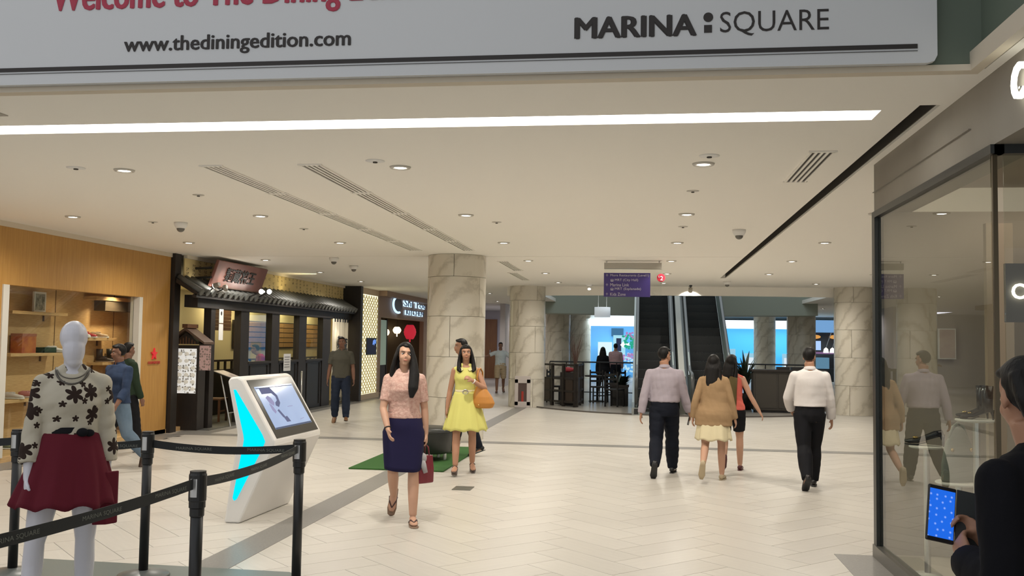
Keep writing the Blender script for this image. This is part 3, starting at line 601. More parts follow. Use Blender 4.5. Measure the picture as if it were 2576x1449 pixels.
# ================================================================== NOODLE RESTAURANT FRONT
rs = MB(); rs.box(-8.35, -8.13, 15.78, 16.0, 0, CEIL); rs.box(-8.2, -7.62, 25.25, 25.45, 0, CEIL); rs.box(-8.1, -7.85, 16.1, 25.3, 2.2, 2.42)
rest = struct(rs.build('wall_restaurant', M_timber))
ri = MB(); ri.box(-9.4, -9.3, 16.4, 27.3, 0, 2.7); ri.box(-9.3, -8.1, 27.2, 27.3, 0, 2.7); ri.box(-9.4, -8.15, 16.4, 27.3, 2.62, 2.7); ri.box(-9.3, -8.36, 16.4, 16.45, 0, 2.7)
struct(ri.build('wall_restaurant_back', M_cream)); struct(B(-9.3, -7.7, 16.4, 25.3, -.01, .012).build('floor_restaurant', pmat('slate', (.06, .06, .055), .5)))
def callig_mat():
    mt = pmat('calligraphy_paper', (.72, .56, .26), .8); nt = mt.node_tree; b = nt.nodes['Principled BSDF']
    tc = node(nt, 'ShaderNodeTexCoord'); sx = node(nt, 'ShaderNodeSeparateXYZ'); nt.links.new(tc.outputs['Object'], sx.inputs[0])
    def mth(op, a, v=None, b2=None):
        n = node(nt, 'ShaderNodeMath', operation=op); nt.links.new(a, n.inputs[0])
        if v is not None: n.inputs[1].default_value = v
        if b2 is not None: nt.links.new(b2, n.inputs[1])
        return n.outputs[0]
    # columns of brush marks
    cy_ = mth('MULTIPLY', sx.outputs[1], 4.2); cz = mth('MULTIPLY', sx.outputs[2], 13.0)
    cb = node(nt, 'ShaderNodeCombineXYZ'); nt.links.new(mth('FLOOR', cy_), cb.inputs[0]); nt.links.new(mth('FLOOR', cz), cb.inputs[1])
    wn = node(nt, 'ShaderNodeTexWhiteNoise', noise_dimensions='2D'); nt.links.new(cb.outputs[0], wn.inputs[0])
    fy = mth('ABSOLUTE', mth('SUBTRACT', mth('FRACT', cy_), .5)); fz = mth('ABSOLUTE', mth('SUBTRACT', mth('FRACT', cz), .5))
    inside = mth('MULTIPLY', mth('LESS_THAN', fy, .22), None, mth('LESS_THAN', fz, .36)); n1 = node(nt, 'ShaderNodeTexNoise'); n1.inputs['Scale'].default_value = 42; nt.links.new(tc.outputs['Object'], n1.inputs[0])
    ink = mth('MULTIPLY', mth('MULTIPLY', inside, None, mth('GREATER_THAN', n1.outputs[0], .53)), None, mth('GREATER_THAN', wn.outputs[0], .35))
    mx = node(nt, 'ShaderNodeMixRGB'); mx.inputs[1].default_value = (.72, .57, .27, 1); mx.inputs[2].default_value = (.10, .06, .03, 1); nt.links.new(ink, mx.inputs[0]); nt.links.new(mx.outputs[0], b.inputs['Base Color'])
    return mt
cp = thing('calligraphy_panel', 'yellow lit panel of brushed characters above the tiled roof', 'panel', (-8.12, 16.1, 0)); B(-.02, 0, 0, 9.15, 2.70, 3.07).build('paper', callig_mat(), cp); B(-.02, .05, 0, 9.15, 3.07, CEIL).build('top_rail', pmat('rail_cream', (.72, .64, .5), .6), cp)
area('calligraphy_glow', (-7.98, 20.7, 2.74), 15, .06, 9.0, (1, .83, .45), (-8.10, 20.7, 2.95))
# tiled eave
ev = thing('tiled_eave', 'dark grey tiled eave running along the restaurant front', 'roof', (0, 0, 0))
MB().prism([(-8.12, 2.70), (-8.12, 2.62), (-7.74, 2.40), (-7.70, 2.44)], 'y', 15.8, 25.3).build('deck', M_timber, ev)
B(-7.80, -7.73, 15.8, 25.3, 2.36, 2.42).build('fascia_board', M_timber, ev)
cov = MB().tube([(-8.12, 0, 2.725), (-7.92, 0, 2.60), (-7.69, 0, 2.465)], [.055, .058, .06], 10, side=(0, 1, 0)).mesh('cover_tile', True)
endm = MB().tube([(-7.69, 0, 2.462), (-7.672, 0, 2.452)], [.066, .066], 14, side=(0, 1, 0)).mesh('end_tile', False)
pan = MB(); 
for k in range(4):
    t0 = k/4; t1 = (k+1)/4+.02; pan.add([(-8.12+.42*t0, -.07, 2.71-.25*t0), (-8.12+.42*t1, -.07, 2.71-.25*t1+.012), (-8.12+.42*t1, .07, 2.71-.25*t1+.012), (-8.12+.42*t0, .07, 2.71-.25*t0)], [(0, 1, 2, 3)])
panm = pan.mesh('pan_tile')
y = 15.9
while y < 25.25:
    a = obj('cover_tile', cov, M_rtile, ev); a.location.y = y; e_ = obj('end_tile', endm, M_rtile, a); p_ = obj('pan_tile', panm, M_rtile, ev, solid=.012); p_.location.y = y+.12; y += .24
# sign plaque
sg = thing('shop_plaque', 'red brown wooden plaque with four dark brushed characters on the eave', 'sign')
tp_, bt_ = Vector((-7.58, 0, 3.06)), Vector((-7.74, 0, 2.58)); up = (tp_-bt_).normalized(); n_ = Vector((up.z, 0, -up.x))
def pq(y, s, o): q = bt_+up*s+n_*o; return (q.x, y, q.z)
Ls = (tp_-bt_).length; y0, y1 = 16.35, 18.62
def pslab(name, a0, a1, s0, s1, o0, o1, mt, bv=0):
    v = [pq(yy, s, o) for o in (o0, o1) for (yy, s) in ((a0, s0), (a1, s0), (a1, s1), (a0, s1))]
    return MB().add(v, [(0, 1, 2, 3), (4, 7, 6, 5), (0, 4, 5, 1), (1, 5, 6, 2), (2, 6, 7, 3), (3, 7, 4, 0)]).build(name, mt, sg, bevel=bv)
pbd = pslab('board', y0, y1, 0, Ls, -.06, 0, pmat('plaque_red', (.17, .065, .05), .5, noise=(3, (.22, .09, .07))), .012)
text('lettering', '麺蔵将王', pq(y0+.42, .13, .001), (0, 1, 0), tuple(up), 1.35, .27, pmat('plaque_ink', (.010, .009, .008), .7), pbd, .012, .02)
pslab('edge_strip', y0+.05, y1-.05, .012, .03, .0, .006, M_brown)
for z in (2.92, 2.75): MB().tube([(-8.1, 16.5, z), (-7.72, 16.33, z)], [.022]*2, 8).build('arm', M_black, sg)
def flood(x, y, z, label, tgt, pw, lens):
    t = thing('eave_floodlight', label, 'floodlight', (x, y, z), 0, 'floodlights on the eave'); MB().tube([(-7.72-x, 0, 2.46-z), (0, 0, 0)], [.012]*2, 8).build('stem', M_black, t)
    d_ = (Vector(tgt)-Vector((x, y, z))).normalized(); MB().tube([d_*-.06, d_*.05], [.035, .05], 14).build('head', pmat('flood_head', (.35, .33, .3), .4), t); MB().tube([d_*.051, d_*.056], [.047, .047], 14).build('lens', lens, t)
    spot('flood_beam', tuple(d_*.07), pw, (1, .92, .8), 90, .6, .03, parent=t).rotation_euler = d_.to_track_quat('-Z', 'Y').to_euler()
hot = emat('flood_lens', (1, .98, .92), 30)
flood(-7.50, 16.45, 2.56, 'left floodlight shining on the restaurant plaque', (-7.75, 16.9, 2.9), 4, emat('flood_warm', (1, .62, .25), 14)); flood(-7.42, 17.95, 2.58, 'middle bright floodlight below the restaurant plaque', (-7.2, 14.0, 2.35), 6, hot); flood(-7.42, 18.35, 2.60, 'right bright floodlight below the restaurant plaque', (-7.2, 14.5, 2.35), 6, hot)
flood(-7.55, 16.2, 2.60, 'floodlight aimed down at the eave tiles left of the plaque', (-7.85, 16.3, 2.5), 8, hot)
# posts, windows and dark panels
for (a, b) in ((16.72, 16.9), (18.05, 18.45), (19.65, 20.08), (21.3, 21.78), (22.95, 23.55)): B(-8.02, -7.88, a, b, 0, 2.25).build('post', M_timber, rest)
w3 = struct(thing('window_3', 'restaurant windows between dark timber posts', 'window')); del w3['category']
for (a, b) in ((18.45, 19.65), (20.08, 21.3), (21.78, 22.95)):
    B(-7.985, -7.905, a, b, .02, 1.14).build('lower_panel', pmat('panel_black', (.018, .019, .022), .5), w3); B(-8.0, -7.87, a, b, 1.14, 1.19).build('sill', M_timber, w3); B(-7.955, -7.948, a, b, 1.19, 2.22).build('pane', M_glass, w3)
    for q in (.12, .88): B(-7.90, -7.885, a+(b-a)*q-.02, a+(b-a)*q+.02, .1, 1.1).build('batten', M_timber, w3)
for y, p in ((17.4, 18), (19.6, 26), (21.6, 26), (23.6, 26), (25.6, 26)): area('restaurant_lamp', (-8.75, y, 2.58), p*.55, .5, .9, (1, .86, .5), (-9.0, y, 0))
pb = thing('plaque_board', 'rack of wooden name plaques on the yellow restaurant wall', 'board', (-9.29, 20.8, 1.42))
B(0, .02, 0, 6.1, 0, .66).build('backing', M_timber, pb)
for r in range(5):
    for k in range(8): B(.02, .035, .06+k*.755, .06+k*.755+.74, .03+r*.125, .03+r*.125+.108).build('plaque', pmat('plaque_wood', (.36, .20, .075), .6, noise=(5, (.44, .26, .10)), stretch=(2, 2, 10)), pb)
hp = thing('hanging_shutter', 'dark brown wooden panel hanging inside the restaurant entrance', 'shutter', (-8.9, 18.6, 1.82))
for k in range(6): B(0, .03, 0, 1.2, k*.075, k*.075+.072).build('slat', M_brown, hp)
lw = thing('lattice_divider', 'low dark lattice divider in front of the yellow restaurant wall', 'divider', (-9.12, 18.0, 0)); B(0, .05, 0, 8.6, 0, .98).build('lower_board', M_timber, lw); B(0, .05, 0, 8.6, 1.15, 1.19).build('top_rail', M_timber, lw)
for k in range(26): B(0, .04, k*.34, k*.34+.05, .98, 1.15).build('baluster', M_timber, lw)
ns = thing('noren_cloth', 'tall white cloth banner with black brushed marks hanging by the entrance fin', 'banner', (-7.86, 23.62, 0))
mb = MB(); n = 40; top = [[(.02*math.sin(k*.9)+.012*math.sin(k*.37), 1.32*k/n, z) for k in range(n+1)] for z in (2.20, 1.6, 1.0, .06)]
mb.add([p for r in top for p in r], [(j*(n+1)+i, j*(n+1)+i+1, (j+1)*(n+1)+i+1, (j+1)*(n+1)+i) for j in range(3) for i in range(n)])
mb.build('cloth', pmat('noren_white', (.72, .66, .52), .8), ns, True, solid=.004)
for k in range(6): B(.02, .03, .1+k*.21, .17+k*.21, 2.12, 2.24).build('loop', M_black, ns)
text('lettering', '麺', (.045, .28, 1.42), (0, 1, 0), (0, 0, 1), .42, .35, M_black, ns, .004, .02); text('lettering', '蔵', (.045, .72, 1.36), (0, 1, 0), (0, 0, 1), .42, .35, M_black, ns, .004, .02)
for k in range(5): B(.025, .032, .08+k*.25, .2+k*.25, .08, .17).build('hem_mark', M_black, ns)
spot('noren_lamp', (-7.6, 23.9, 2.3), 12, (1, .92, .75), 60, .6, .03, (-7.86, 24.0, 1.0))
# gabled menu case
gc = thing('menu_case', 'dark gabled timber menu case with a lit panel of food pictures', 'menu case', (-8.10, 16.32, 0))
B(-.26, .20, 0, .28, 0, 1.52).build('cabinet', M_timber, gc, bevel=.006)
gcr = MB().prism([(-.42, 1.58), (-.05, 1.84), (.32, 1.58), (.32, 1.54), (-.05, 1.79), (-.42, 1.54)], 'y', -.06, .34).build('roof', pmat('case_roof', (.10, .06, .04), .5), gc)
MB().prism([(-.30, 1.54), (-.05, 1.76), (.20, 1.54)], 'y', .0, .28).build('gable', M_timber, gc)
for k in range(7): B(-.22+k*.055, -.205+k*.055, -.012, .0, 1.54, 1.58+.10*(1-abs(k-3)/3.4)).build('gable_bar', M_brown, gc)
B(-.10, .0, -.07, .35, 1.83, 1.90).build('ridge', M_brown, gcr)
def menu_mat(name, scale, c1, c2, es):
    mt = pmat(name, (.1, .1, .1), .4, emit=(1, 1, 1), es=es); nt = mt.node_tree; b = nt.nodes['Principled BSDF']; tc = node(nt, 'ShaderNodeTexCoord'); v = node(nt, 'ShaderNodeTexVoronoi'); v.inputs['Scale'].default_value = scale; v.inputs['Randomness'].default_value = .5
    nt.links.new(tc.outputs['Object'], v.inputs['Vector']); r = node(nt, 'ShaderNodeValToRGB'); e = r.color_ramp.elements; e[0].position = .15; e[0].color = (*c2, 1); e[1].position = .5; e[1].color = (*c1, 1); x = e.new(.42); x.color = (.07, .06, .05, 1)
    nt.links.new(v.outputs['Distance'], r.inputs[0]); nt.links.new(r.outputs[0], b.inputs['Emission Color']); nt.links.new(r.outputs[0], b.inputs['Base Color']); return mt
M_menu = menu_mat('menu_lit', 21, (.62, .62, .60), (.50, .46, .36), .8)
B(-.22, .16, -.012, -.004, .66, 1.46).build('menu_panel', M_menu, gc)
bw = MB()
for r in range(6):
    for k in range(3): bw.ell((-.15+k*.125, -.014, .74+r*.125), (.045, .006, .035), nu=12, nv=7)
stuff(bw.build('food_pictures', pmat('bowl_print', (.5, .46, .4), .5, emit=(.7, .66, .55), es=.45), gc, True))
pp = thing('pink_menu_poster', 'pinkish food poster hanging right of the gabled menu case', 'poster', (-7.85, 16.25, 1.08)); B(0, .21, -.012, 0, 0, .44).build('sheet', menu_mat('menu_pink', 22, (.36, .24, .22), (.40, .30, .25), .35), pp); B(-.01, .22, -.016, .004, .44, .46).build('hanging_bar', M_black, pp)
hk = thing('door_tag', 'white vertical paper strip hanging on the entrance post', 'sign', (-7.86, 17.0, 1.62)); B(0, .008, 0, .18, 0, .30).build('paper', M_white, hk); B(0, .008, 0, .18, .32, .62).build('paper', M_white, hk); MB().ell((.009, .09, .50), (.003, .03, .04)).build('brush_mark', M_black, hk)
le = thing('menu_lectern', 'slanted menu lectern on thin steel legs outside the restaurant', 'lectern', (-7.80, 17.45, 0))
MB().prism([(-.26, 1.04), (.20, .88), (.20, .86), (-.26, 1.02)], 'y', -.25, .25).build('top', M_black, le); MB().prism([(-.24, 1.040), (.18, .893), (.18, .890), (-.24, 1.037)], 'y', -.22, .22).build('menu_sheet', pmat('menu_sheet', (.5, .44, .4), .4, noise=(9, (.25, .2, .18))), le)
for s in (-1, 1): MB().tube([(-.10, s*.2, .97), (.12, s*.2, .0)], [.015]*2, 8).build('leg', M_steel, le)
MB().tube([(.06, -.2, .25), (.06, .2, .25)], [.01]*2, 8).build('crossbar', M_steel, le)
cs = thing('steel_post', 'slim polished steel post standing before the dark restaurant panels', 'post', (-6.95, 19.0, 0)); MB().cyl((0, 0, .02), .018, .97, 14).build('pole', M_steel, cs, True); MB().lathe([(.13, 0), (.13, .012), (.03, .03), (0, .03)], 24).build('base', M_steel, cs, True); MB().ell((0, 0, .99), (.02, .02, .02)).build('knob', M_steel, cs, True)
nt_ = thing('window_notice', 'white printed notice on the dark restaurant window panel', 'notice', (-7.875, 20.35, .95)); B(0, .006, 0, .42, 0, .38).build('paper', pmat('notice', (.6, .6, .6), .6), nt_)
for k in range(5): B(.006, .008, .05, .36-.03*(k % 2), .30-k*.055, .315-k*.055).build('print_line', pmat('print_grey', (.15, .15, .16), .6), nt_)
# stools in the entrance
def dining_chair(loc, rot, label, mt, group):
    t = thing('dining_chair', label, 'chair', loc, rot, group)
    B(-.20, .20, -.20, .20, .43, .47).build('seat', mt, t, bevel=.008)
    for sx in (-1, 1):
        B(sx*.18-.018, sx*.18+.018, -.19, -.155, 0, .43).build('leg', mt, t); B(sx*.18-.018, sx*.18+.018, .165, .20, 0, .92).build('leg', mt, t)
    for z in (.58, .70, .82): B(-.18, .18, .172, .19, z, z+.055).build('back_rail', mt, t)
    B(-.18, .18, -.18, -.165, .2, .23).build('stretcher', mt, t)
    return t
ch0 = dining_chair((-8.55, 17.1, 0), 2.2, 'dark ladder back chair just inside the restaurant entrance', M_brown, 'restaurant chairs'); dup(ch0, (-8.45, 18.2, 0), 1.6, 'second dark ladder back chair in the restaurant entrance'); dup(ch0, (-8.75, 17.75, 0), -1.0, 'dark ladder back chair deepest in the restaurant entrance')

# ================================================================== GLOWING LATTICE PANEL AND SECOND EATERY
lt = thing('lattice_light_panel', 'tall glowing white lattice wall panel in a beige frame', 'light panel', (-7.70, 25.5, 0))
B(-.08, -.05, 0, 2.0, 0, CEIL).build('frame_back', M_beige, lt); B(-.05, .0, 0, .07, 0, CEIL).build('frame_post', pmat('frame_tan', (.5, .42, .32), .5), lt); B(-.05, 0, .07, 2.0, 0, .15).build('frame_sill', M_beige, lt)
B(-.05, -.045, .1, 1.86, .15, 2.95).build('glow_sheet', emat('lattice_emit', (1, .93, .62), 1.5), lt)
lb = B(-.045, -.005, 0, .20, 0, .008).mesh('lattice_bar'); lv = B(-.045, -.005, 0, .008, 0, .075).mesh('lattice_bar')
M_lat = pmat('lattice_cream', (.62, .55, .36), .6)
for r in range(36):
    for k in range(7):
        o = obj('lattice_bar', lb, M_lat, lt); o.location = (0, .12+k*.245+(.12 if r % 2 else 0), .17+r*.0765)
lvs = MB()
for r in range(36):
    for k in range(14): 
        if (k+r) % 2: lvs.box(-.045, -.005, .12+k*.125, .134+k*.125, .17+r*.0765, .17+r*.0765+.0765)
stuff(lvs.build('lattice_uprights', M_lat, lt))
tv = thing('wall_screen', 'small dark wall screen with a blue picture on the glowing lattice', 'screen', (-7.69, 26.05, 1.25)); B(0, .03, 0, .98, 0, .48).build('case', M_black, tv); B(.03, .032, .05, .93, .03, .45).build('display', emat('tv_dim', (.05, .055, .08), .5), tv); MB().prism([(.55, .28), (.60, .40), (.75, .44), (.90, .42), (.92, .30), (.80, .33), (.72, .26), (.64, .30)], 'x', .032, .033).build('screen_image', emat('tv_blue', (.18, .35, .9), .9), tv)
e2 = MB(); e2.box(-7.95, -7.8, 27.5, 34.5, 2.36, CEIL); e2.box(-7.95, -7.8, 27.5, 27.95, 0, 2.36); e2.box(-7.95, -7.8, 33.6, 34.5, 0, 2.36); e2.box(-8.0, -7.5, 27.5, 34.5, 2.98, CEIL)
struct(e2.build('wall_eatery', pmat('eatery_fascia', (.36, .25, .18), .6)))
e3 = MB(); e3.box(-11, -10.9, 27.5, 34.5, 0, 2.7); e3.box(-11, -7.95, 34.0, 34.1, 0, 2.7); e3.box(-11, -7.95, 27.4, 27.5, 0, 2.7); e3.box(-11, -7.95, 27.4, 34.1, 2.5, 2.6); struct(e3.build('wall_eatery_back', pmat('eatery_dark', (.10, .075, .05), .7)))
es_ = thing('eatery_sign', 'blue white glowing ring logo and lettering on the beige eatery fascia', 'sign', (-7.78, 29.0, 0))
M_blu = emat('sign_blue', (.50, .72, 1.0), 1.6); M_tub = pmat('letter_face', (.10, .13, .16), .4)
rg = MB(); pts_ = [(0, .68+.60*math.cos(a), 2.80+.25*math.sin(a)) for a in np.linspace(PI*.45, PI*1.6, 25)]; rg.tube([(p[0]+.05, p[1], p[2]) for p in pts_], [.035]*25, 8); rg.build('ring', M_blu, es_, True)
dk_ = MB(); dk_.cyl((0, 0, 0), 1, .03, 30); d3 = MB(); d3.add([(.02+p[2], .68+.55*p[0], 2.80+.22*p[1]) for p in dk_.v], dk_.f); d3.build('disc', M_tub, es_)
for s, yy, z, w, h in (('Shi Toe', 1.50, 2.80, 3.1, .21), ('KITCHEN', 1.75, 2.53, 2.5, .16)):
    text('sign_glow', s, (.012, yy-.06, z-.02), (0, 1, 0), (0, 0, 1), w, h, M_blu, es_, .02, .02); text('lettering', s, (.04, yy, z), (0, 1, 0), (0, 0, 1), w, h, M_tub, es_, .02, -.01)
def lantern(loc, r, h, mt, label, cat='lantern'):
    t = thing('hanging_lantern', label, cat, loc); mb = MB(); prof = [(r*.35, 0)]+[(r*(.55+.45*math.sin(PI*k/10)) * (1 if k % 2 else .96), h*k/10) for k in range(11)]+[(r*.35, h)]
    mb.lathe(prof, 20); mb.build('shade', mt, t, True); MB().cyl((0, 0, h), r*.35, .04, 12).build('cap', M_black, t); MB().tube([(0, 0, h+.04), (0, 0, 2.5-loc[2])], [.006]*2, 6).build('cord', M_black, t); MB().cyl((0, 0, -.10), r*.12, .1, 8).build('tassel', mt, t)
lantern((-8.10, 32.8, 1.72), .22, .5, pmat('red_lantern', (.5, .02, .04), .6, emit=(.8, .03, .06), es=.5), 'red paper lantern hanging in the second eatery'); lantern((-8.15, 31.2, 1.9), .14, .22, emat('warm_globe', (1, .75, .4), 5), 'warm glowing globe lantern in the second eatery', 'lantern')
lantern((-9.2, 33.7, 1.85), .12, .22, emat('warm_globe2', (1, .8, .5), 4), 'small warm globe lantern deep in the second eatery')
gp = thing('eatery_screen_panel', 'pale green and teal lit panel at the eatery entrance', 'panel', (-8.1, 28.3, 0)); B(0, .04, 0, 1.3, .9, 2.3).build('sheet', pmat('pale_green', (.34, .40, .26), .6, emit=(.35, .5, .45), es=.25), gp); B(-.02, .06, 0, .05, 0, 2.34).build('stile', M_timber, gp); B(-.02, .06, 1.25, 1.3, 0, 2.34).build('stile', M_timber, gp); B(0, .04, .05, 1.25, .1, .9).build('kick_board', M_timber, gp)
area('eatery_lamp', (-9.4, 31, 2.45), 12, 1.5, 3, (1, .75, .5), (-9.4, 31, 0))
ec = dining_chair((-8.5, 30.4, 0), 1.2, 'dark chair in front of the eatery lanterns', M_brown, 'eatery chairs'); dup(ec, (-8.6, 32.2, 0), 2.0, 'second dark chair below the red lantern')
# ================================================================== ESCALATORS
M_esd = pmat('escalator_black', (.012, .014, .015), .5); M_bal = pmat('balustrade_grey', (.22, .27, .25), .3); M_rub = pmat('handrail_rubber', (.03, .034, .034), .4); M_skirt = pmat('skirt_steel', (.30, .32, .31), .3, metal=.8)
def escalator(x0, x1, yb, label):
    t = thing('escalator', label, 'escalator', (0, 0, 0), 0, 'pair of escalators rising to the upper floor')
    sl = math.tan(math.radians(30)); top = 5.6; run = top/sl; yc = yb+1.5
    B(x0, x1, yb, yb+.9, 0, .02).build('comb_plate', M_skirt, t)
    stp = MB(); stp.box(x0+.03, x1-.03, 0, .40, -.23, 0); sm = stp.mesh('step'); n = int(run/.4)
    gm = MB()
    for k in range(12): gm.box(x0+.05+(x1-x0-.1)*k/12, x0+.05+(x1-x0-.1)*(k+.5)/12, 0.002, .40, 0, .006)
    gm = gm.mesh('tread_ribs')
    for k in range(n):
        o = obj('step', sm, M_esd, t); o.location = (0, yc-.35+k*.4, .23*(k+.3)); g = obj('tread_ribs', gm, pmat('tread_grey', (.03, .033, .034), .5), o)
    for x, s in ((x0, -1), (x1, 1)):
        a, b = (x-.11, x+.02) if s < 0 else (x-.02, x+.11)
        prof = [(yb+.35, 0), (yb+.35, .16), (yc-.1, .22), (yc+run, top+.22), (yc+run, top-.6), (yc+.9, 0)]
        MB().prism(prof, 'x', a, b).build('skirt', M_skirt, t)
        g = [(yb+.15, .16), (yb-.05, .45), (yb+.0, .80), (yb+.25, .93), (yc-.25, .97), (yc+run, top+1.05), (yc+run, top+.2), (yc-.1, .20)]
        MB().prism(g, 'x', x-.012, x+.012).build('balustrade', M_bal, t)
        hp_ = [(x, yb+.30, .18), (x, yb-.02, .30), (x, yb-.12, .58), (x, yb-.02, .85), (x, yb+.28, .99), (x, yc-.25, 1.02), (x, yc+.1, 1.14), (x, yc+run, top+1.12)]
        MB().tube(hp_, [(.042, .022)]*8, 10, side=(1, 0, 0)).build('handrail', M_rub, t, True)
        MB().tube([(x+.02*s, yc-.2, .90), (x+.02*s, yc+run, top+.98)], [(.022, .03)]*2, 8, side=(1, 0, 0)).build('rail_guide', M_steel, t)
        B(x-.10, x+.10, yb-.02, yb+.55, 0, .17).build('newel_box', M_skirt, t)
        B(x-.05, x+.05, yb-.024, yb-.02, .02, .15).build('intake', M_black, t)
    und = MB(); und.prism([(yc+.9, 0), (yc+run, top-.7), (yc+run, top-1.2), (yc+1.8, 0)], 'x', x0-.1, x1+.1); und.build('truss', M_esd, t)
escalator(-.16, .74, 22.75, 'left escalator with black steps rising behind the man in lavender'); escalator(1.14, 2.14, 22.75, 'right escalator with black steps rising behind the two walking women')
mp_ = thing('centre_panel', 'tall grey sloping panel between the two escalators', 'panel', (0, 0, 0)); MB().prism([(23.4, 0), (23.4, .9), (24.2, 1.05), (33.5, 6.4), (33.5, 5.2), (24.9, 0)], 'x', .87, 1.01).build('sheet', pmat('centre_grey', (.20, .20, .17), .4), mp_); B(.90, .98, 23.38, 23.4, .55, .85).build('control_plate', M_steel, mp_)

# ================================================================== CAFE COURT
def partition(x0, y0, x1, y1, label, h=1.12, posts_=4):
    d = Vector((x1-x0, y1-y0, 0)); L = d.length; t = thing('cafe_partition', label, 'partition', (x0, y0, 0), math.atan2(d.y, d.x), 'dark cafe partitions')
    for z in (0.10, .38, .70, h-.06): B(0, L, -.02, .02, z, z+.05).build('rail', M_timber, t)
    for k in range(posts_): x = (L-.07)*k/(posts_-1); B(x, x+.07, -.035, .035, 0, h).build('post', M_timber, t)
    for k in range(posts_-1):
        xa = (L-.07)*k/(posts_-1)+.12; xb = (L-.07)*(k+1)/(posts_-1)-.05
        if k % 2 == 0: B(xa, xb, -.012, .012, .15, .72).build('infill_board', pmat('infill', (.035, .022, .016), .5), t)
    return t
partition(-2.75, 25.9, -1.72, 24.9, 'dark timber partition at the left front edge of the cafe'); partition(-2.85, 27.6, -2.75, 25.95, 'short dark timber partition beside the marble column', posts_=3); partition(-1.7, 24.95, -1.65, 26.6, 'dark timber partition returning into the cafe', posts_=3)
rl = thing('cafe_railing', 'long thin black railing along the far side of the cafe', 'railing', (0, 30, 0)); MB().tube([(-2.9, 0, 1.08), (-.3, 0, 1.08)], [.022]*2, 8).build('top_rail', M_black, rl); MB().tube([(-2.9, 0, .15), (-.3, 0, .15)], [.015]*2, 8).build('bottom_rail', M_black, rl)
for k in range(6): MB().cyl((-2.9+k*.52, 0, 0), .016, 1.08, 8).build('post', M_black, rl)
rl2 = thing('counter_railing', 'thin black railing behind the dark counter on the right', 'railing', (0, 31, 0)); MB().tube([(2.4, 0, 1.08), (5.2, 0, 1.08)], [.022]*2, 8).build('top_rail', M_black, rl2)
for k in range(5): MB().cyl((2.5+k*.65, 0, 0), .016, 1.08, 8).build('post', M_black, rl2)
cc = dining_chair((-1.25, 27.0, 0), .3, 'dark cafe chair below the long black railing', M_black, 'cafe chairs'); dup(cc, (-.75, 27.3, 0), -2.6, 'dark cafe chair left of the planter'); dup(cc, (-.75, 25.6, 0), 2.7, 'dark cafe chair in front of the planter'); dup(cc, (-2.45, 26.9, 0), 1.4, 'dark cafe chair behind the left partition')
def cafe_table(loc, label):
    t = thing('cafe_table', label, 'table', loc, 0, 'cafe tables'); MB().lathe([(.36, .71), (.37, .72), (.37, .74), (.36, .75), (0, .75)], 28).build('top', M_timber, t, True); MB().cyl((0, 0, .03), .035, .69, 12).build('stem', M_black, t); MB().lathe([(.25, 0), (.25, .02), (.04, .04), (0, .04)], 24).build('base', M_black, t, True); return t
ct = cafe_table((-1.3, 27.7, 0), 'round dark cafe table below the long railing'); dup(ct, (-2.15, 26.4, 0), None, 'round dark cafe table behind the left partition')
rc = thing('red_cushion', 'small red cushion seen over the left cafe partition', 'cushion', (-2.0, 25.75, .90)); MB().ell((0, 0, .05), (.17, .08, .07)).build('pad', pmat('cushion_red', (.30, .03, .04), .8), rc, True); B(-.2, .2, -.1, .1, -.9, -.02).build('pedestal', M_timber, rc)
vs = thing('twig_vase', 'tall vase of thin dry twigs in front of the distant marble column', 'vase', (-1.95, 27.9, 0)); MB().lathe([(.12, 0), (.16, .25), (.14, .6), (.08, .85), (.10, .95), (.085, .95)], 20).build('vase', pmat('vase_brown', (.07, .035, .025), .4), vs, True)
tw = MB(); rnd = random.Random(3)
for k in range(34):
    a = rnd.uniform(0, 2*PI); l = rnd.uniform(.6, 1.15); s = rnd.uniform(.1, .36); p = [Vector((0, 0, .9)), Vector((s*.35*math.cos(a), s*.35*math.sin(a), .9+l*.5)), Vector((s*math.cos(a)+rnd.uniform(-.05, .05), s*math.sin(a), .9+l))]; tw.tube(p, [.007, .005, .002], 5)
stuff(tw.build('twigs', pmat('twig', (.24, .13, .10), .8), vs))
def leaf_plant(name, loc, h, n, spread, mt, label, pot, seed=1):
    t = thing(name, label, 'plant', loc); pot(t); r = random.Random(seed); lf = MB()
    for k in range(n):
        a = r.uniform(0, 2*PI); z0 = .35+r.uniform(0, .25)*h; l = r.uniform(.5, 1)*h; d = Vector((math.cos(a), math.sin(a), 0)); w = r.uniform(.03, .06)
        sd = d.cross(Vector((0, 0, 1))); P = [(Vector((0, 0, z0))+d*spread*q**1.5+Vector((0, 0, l*(q-.25*q*q)))) for q in (0, .35, .7, 1)]; W = [.01, w, w*.8, .004]
        lf.add([P[i]+sd*W[i]*s for i in range(4) for s in (-1, 1)], [(2*i, 2*i+1, 2*i+3, 2*i+2) for i in range(3)])
    stuff(lf.build('leaves', mt, t)); return t
M_leaf = pmat('dark_leaf', (.02, .035, .02), .5)
leaf_plant('planter', (-.62, 26.2, 0), .55, 60, .34, M_leaf, 'dark planter box with low dark foliage beside the left escalator', lambda t: (B(-.22, .22, -.2, .2, 0, .52).build('box', pmat('planter_box', (.03, .028, .025), .6), t, bevel=.01), B(-.24, .24, -.22, .22, .50, .56).build('rim', M_timber, t)), 4)
leaf_plant('potted_plant', (2.62, 25.6, 0), 1.2, 46, .30, M_leaf, 'tall dark potted plant behind the right escalator handrail', lambda t: MB().lathe([(.16, 0), (.22, .3), (.24, .42), (.21, .42), (.2, .38), (0, .38)], 20).build('pot', M_timber, t, True), 9)
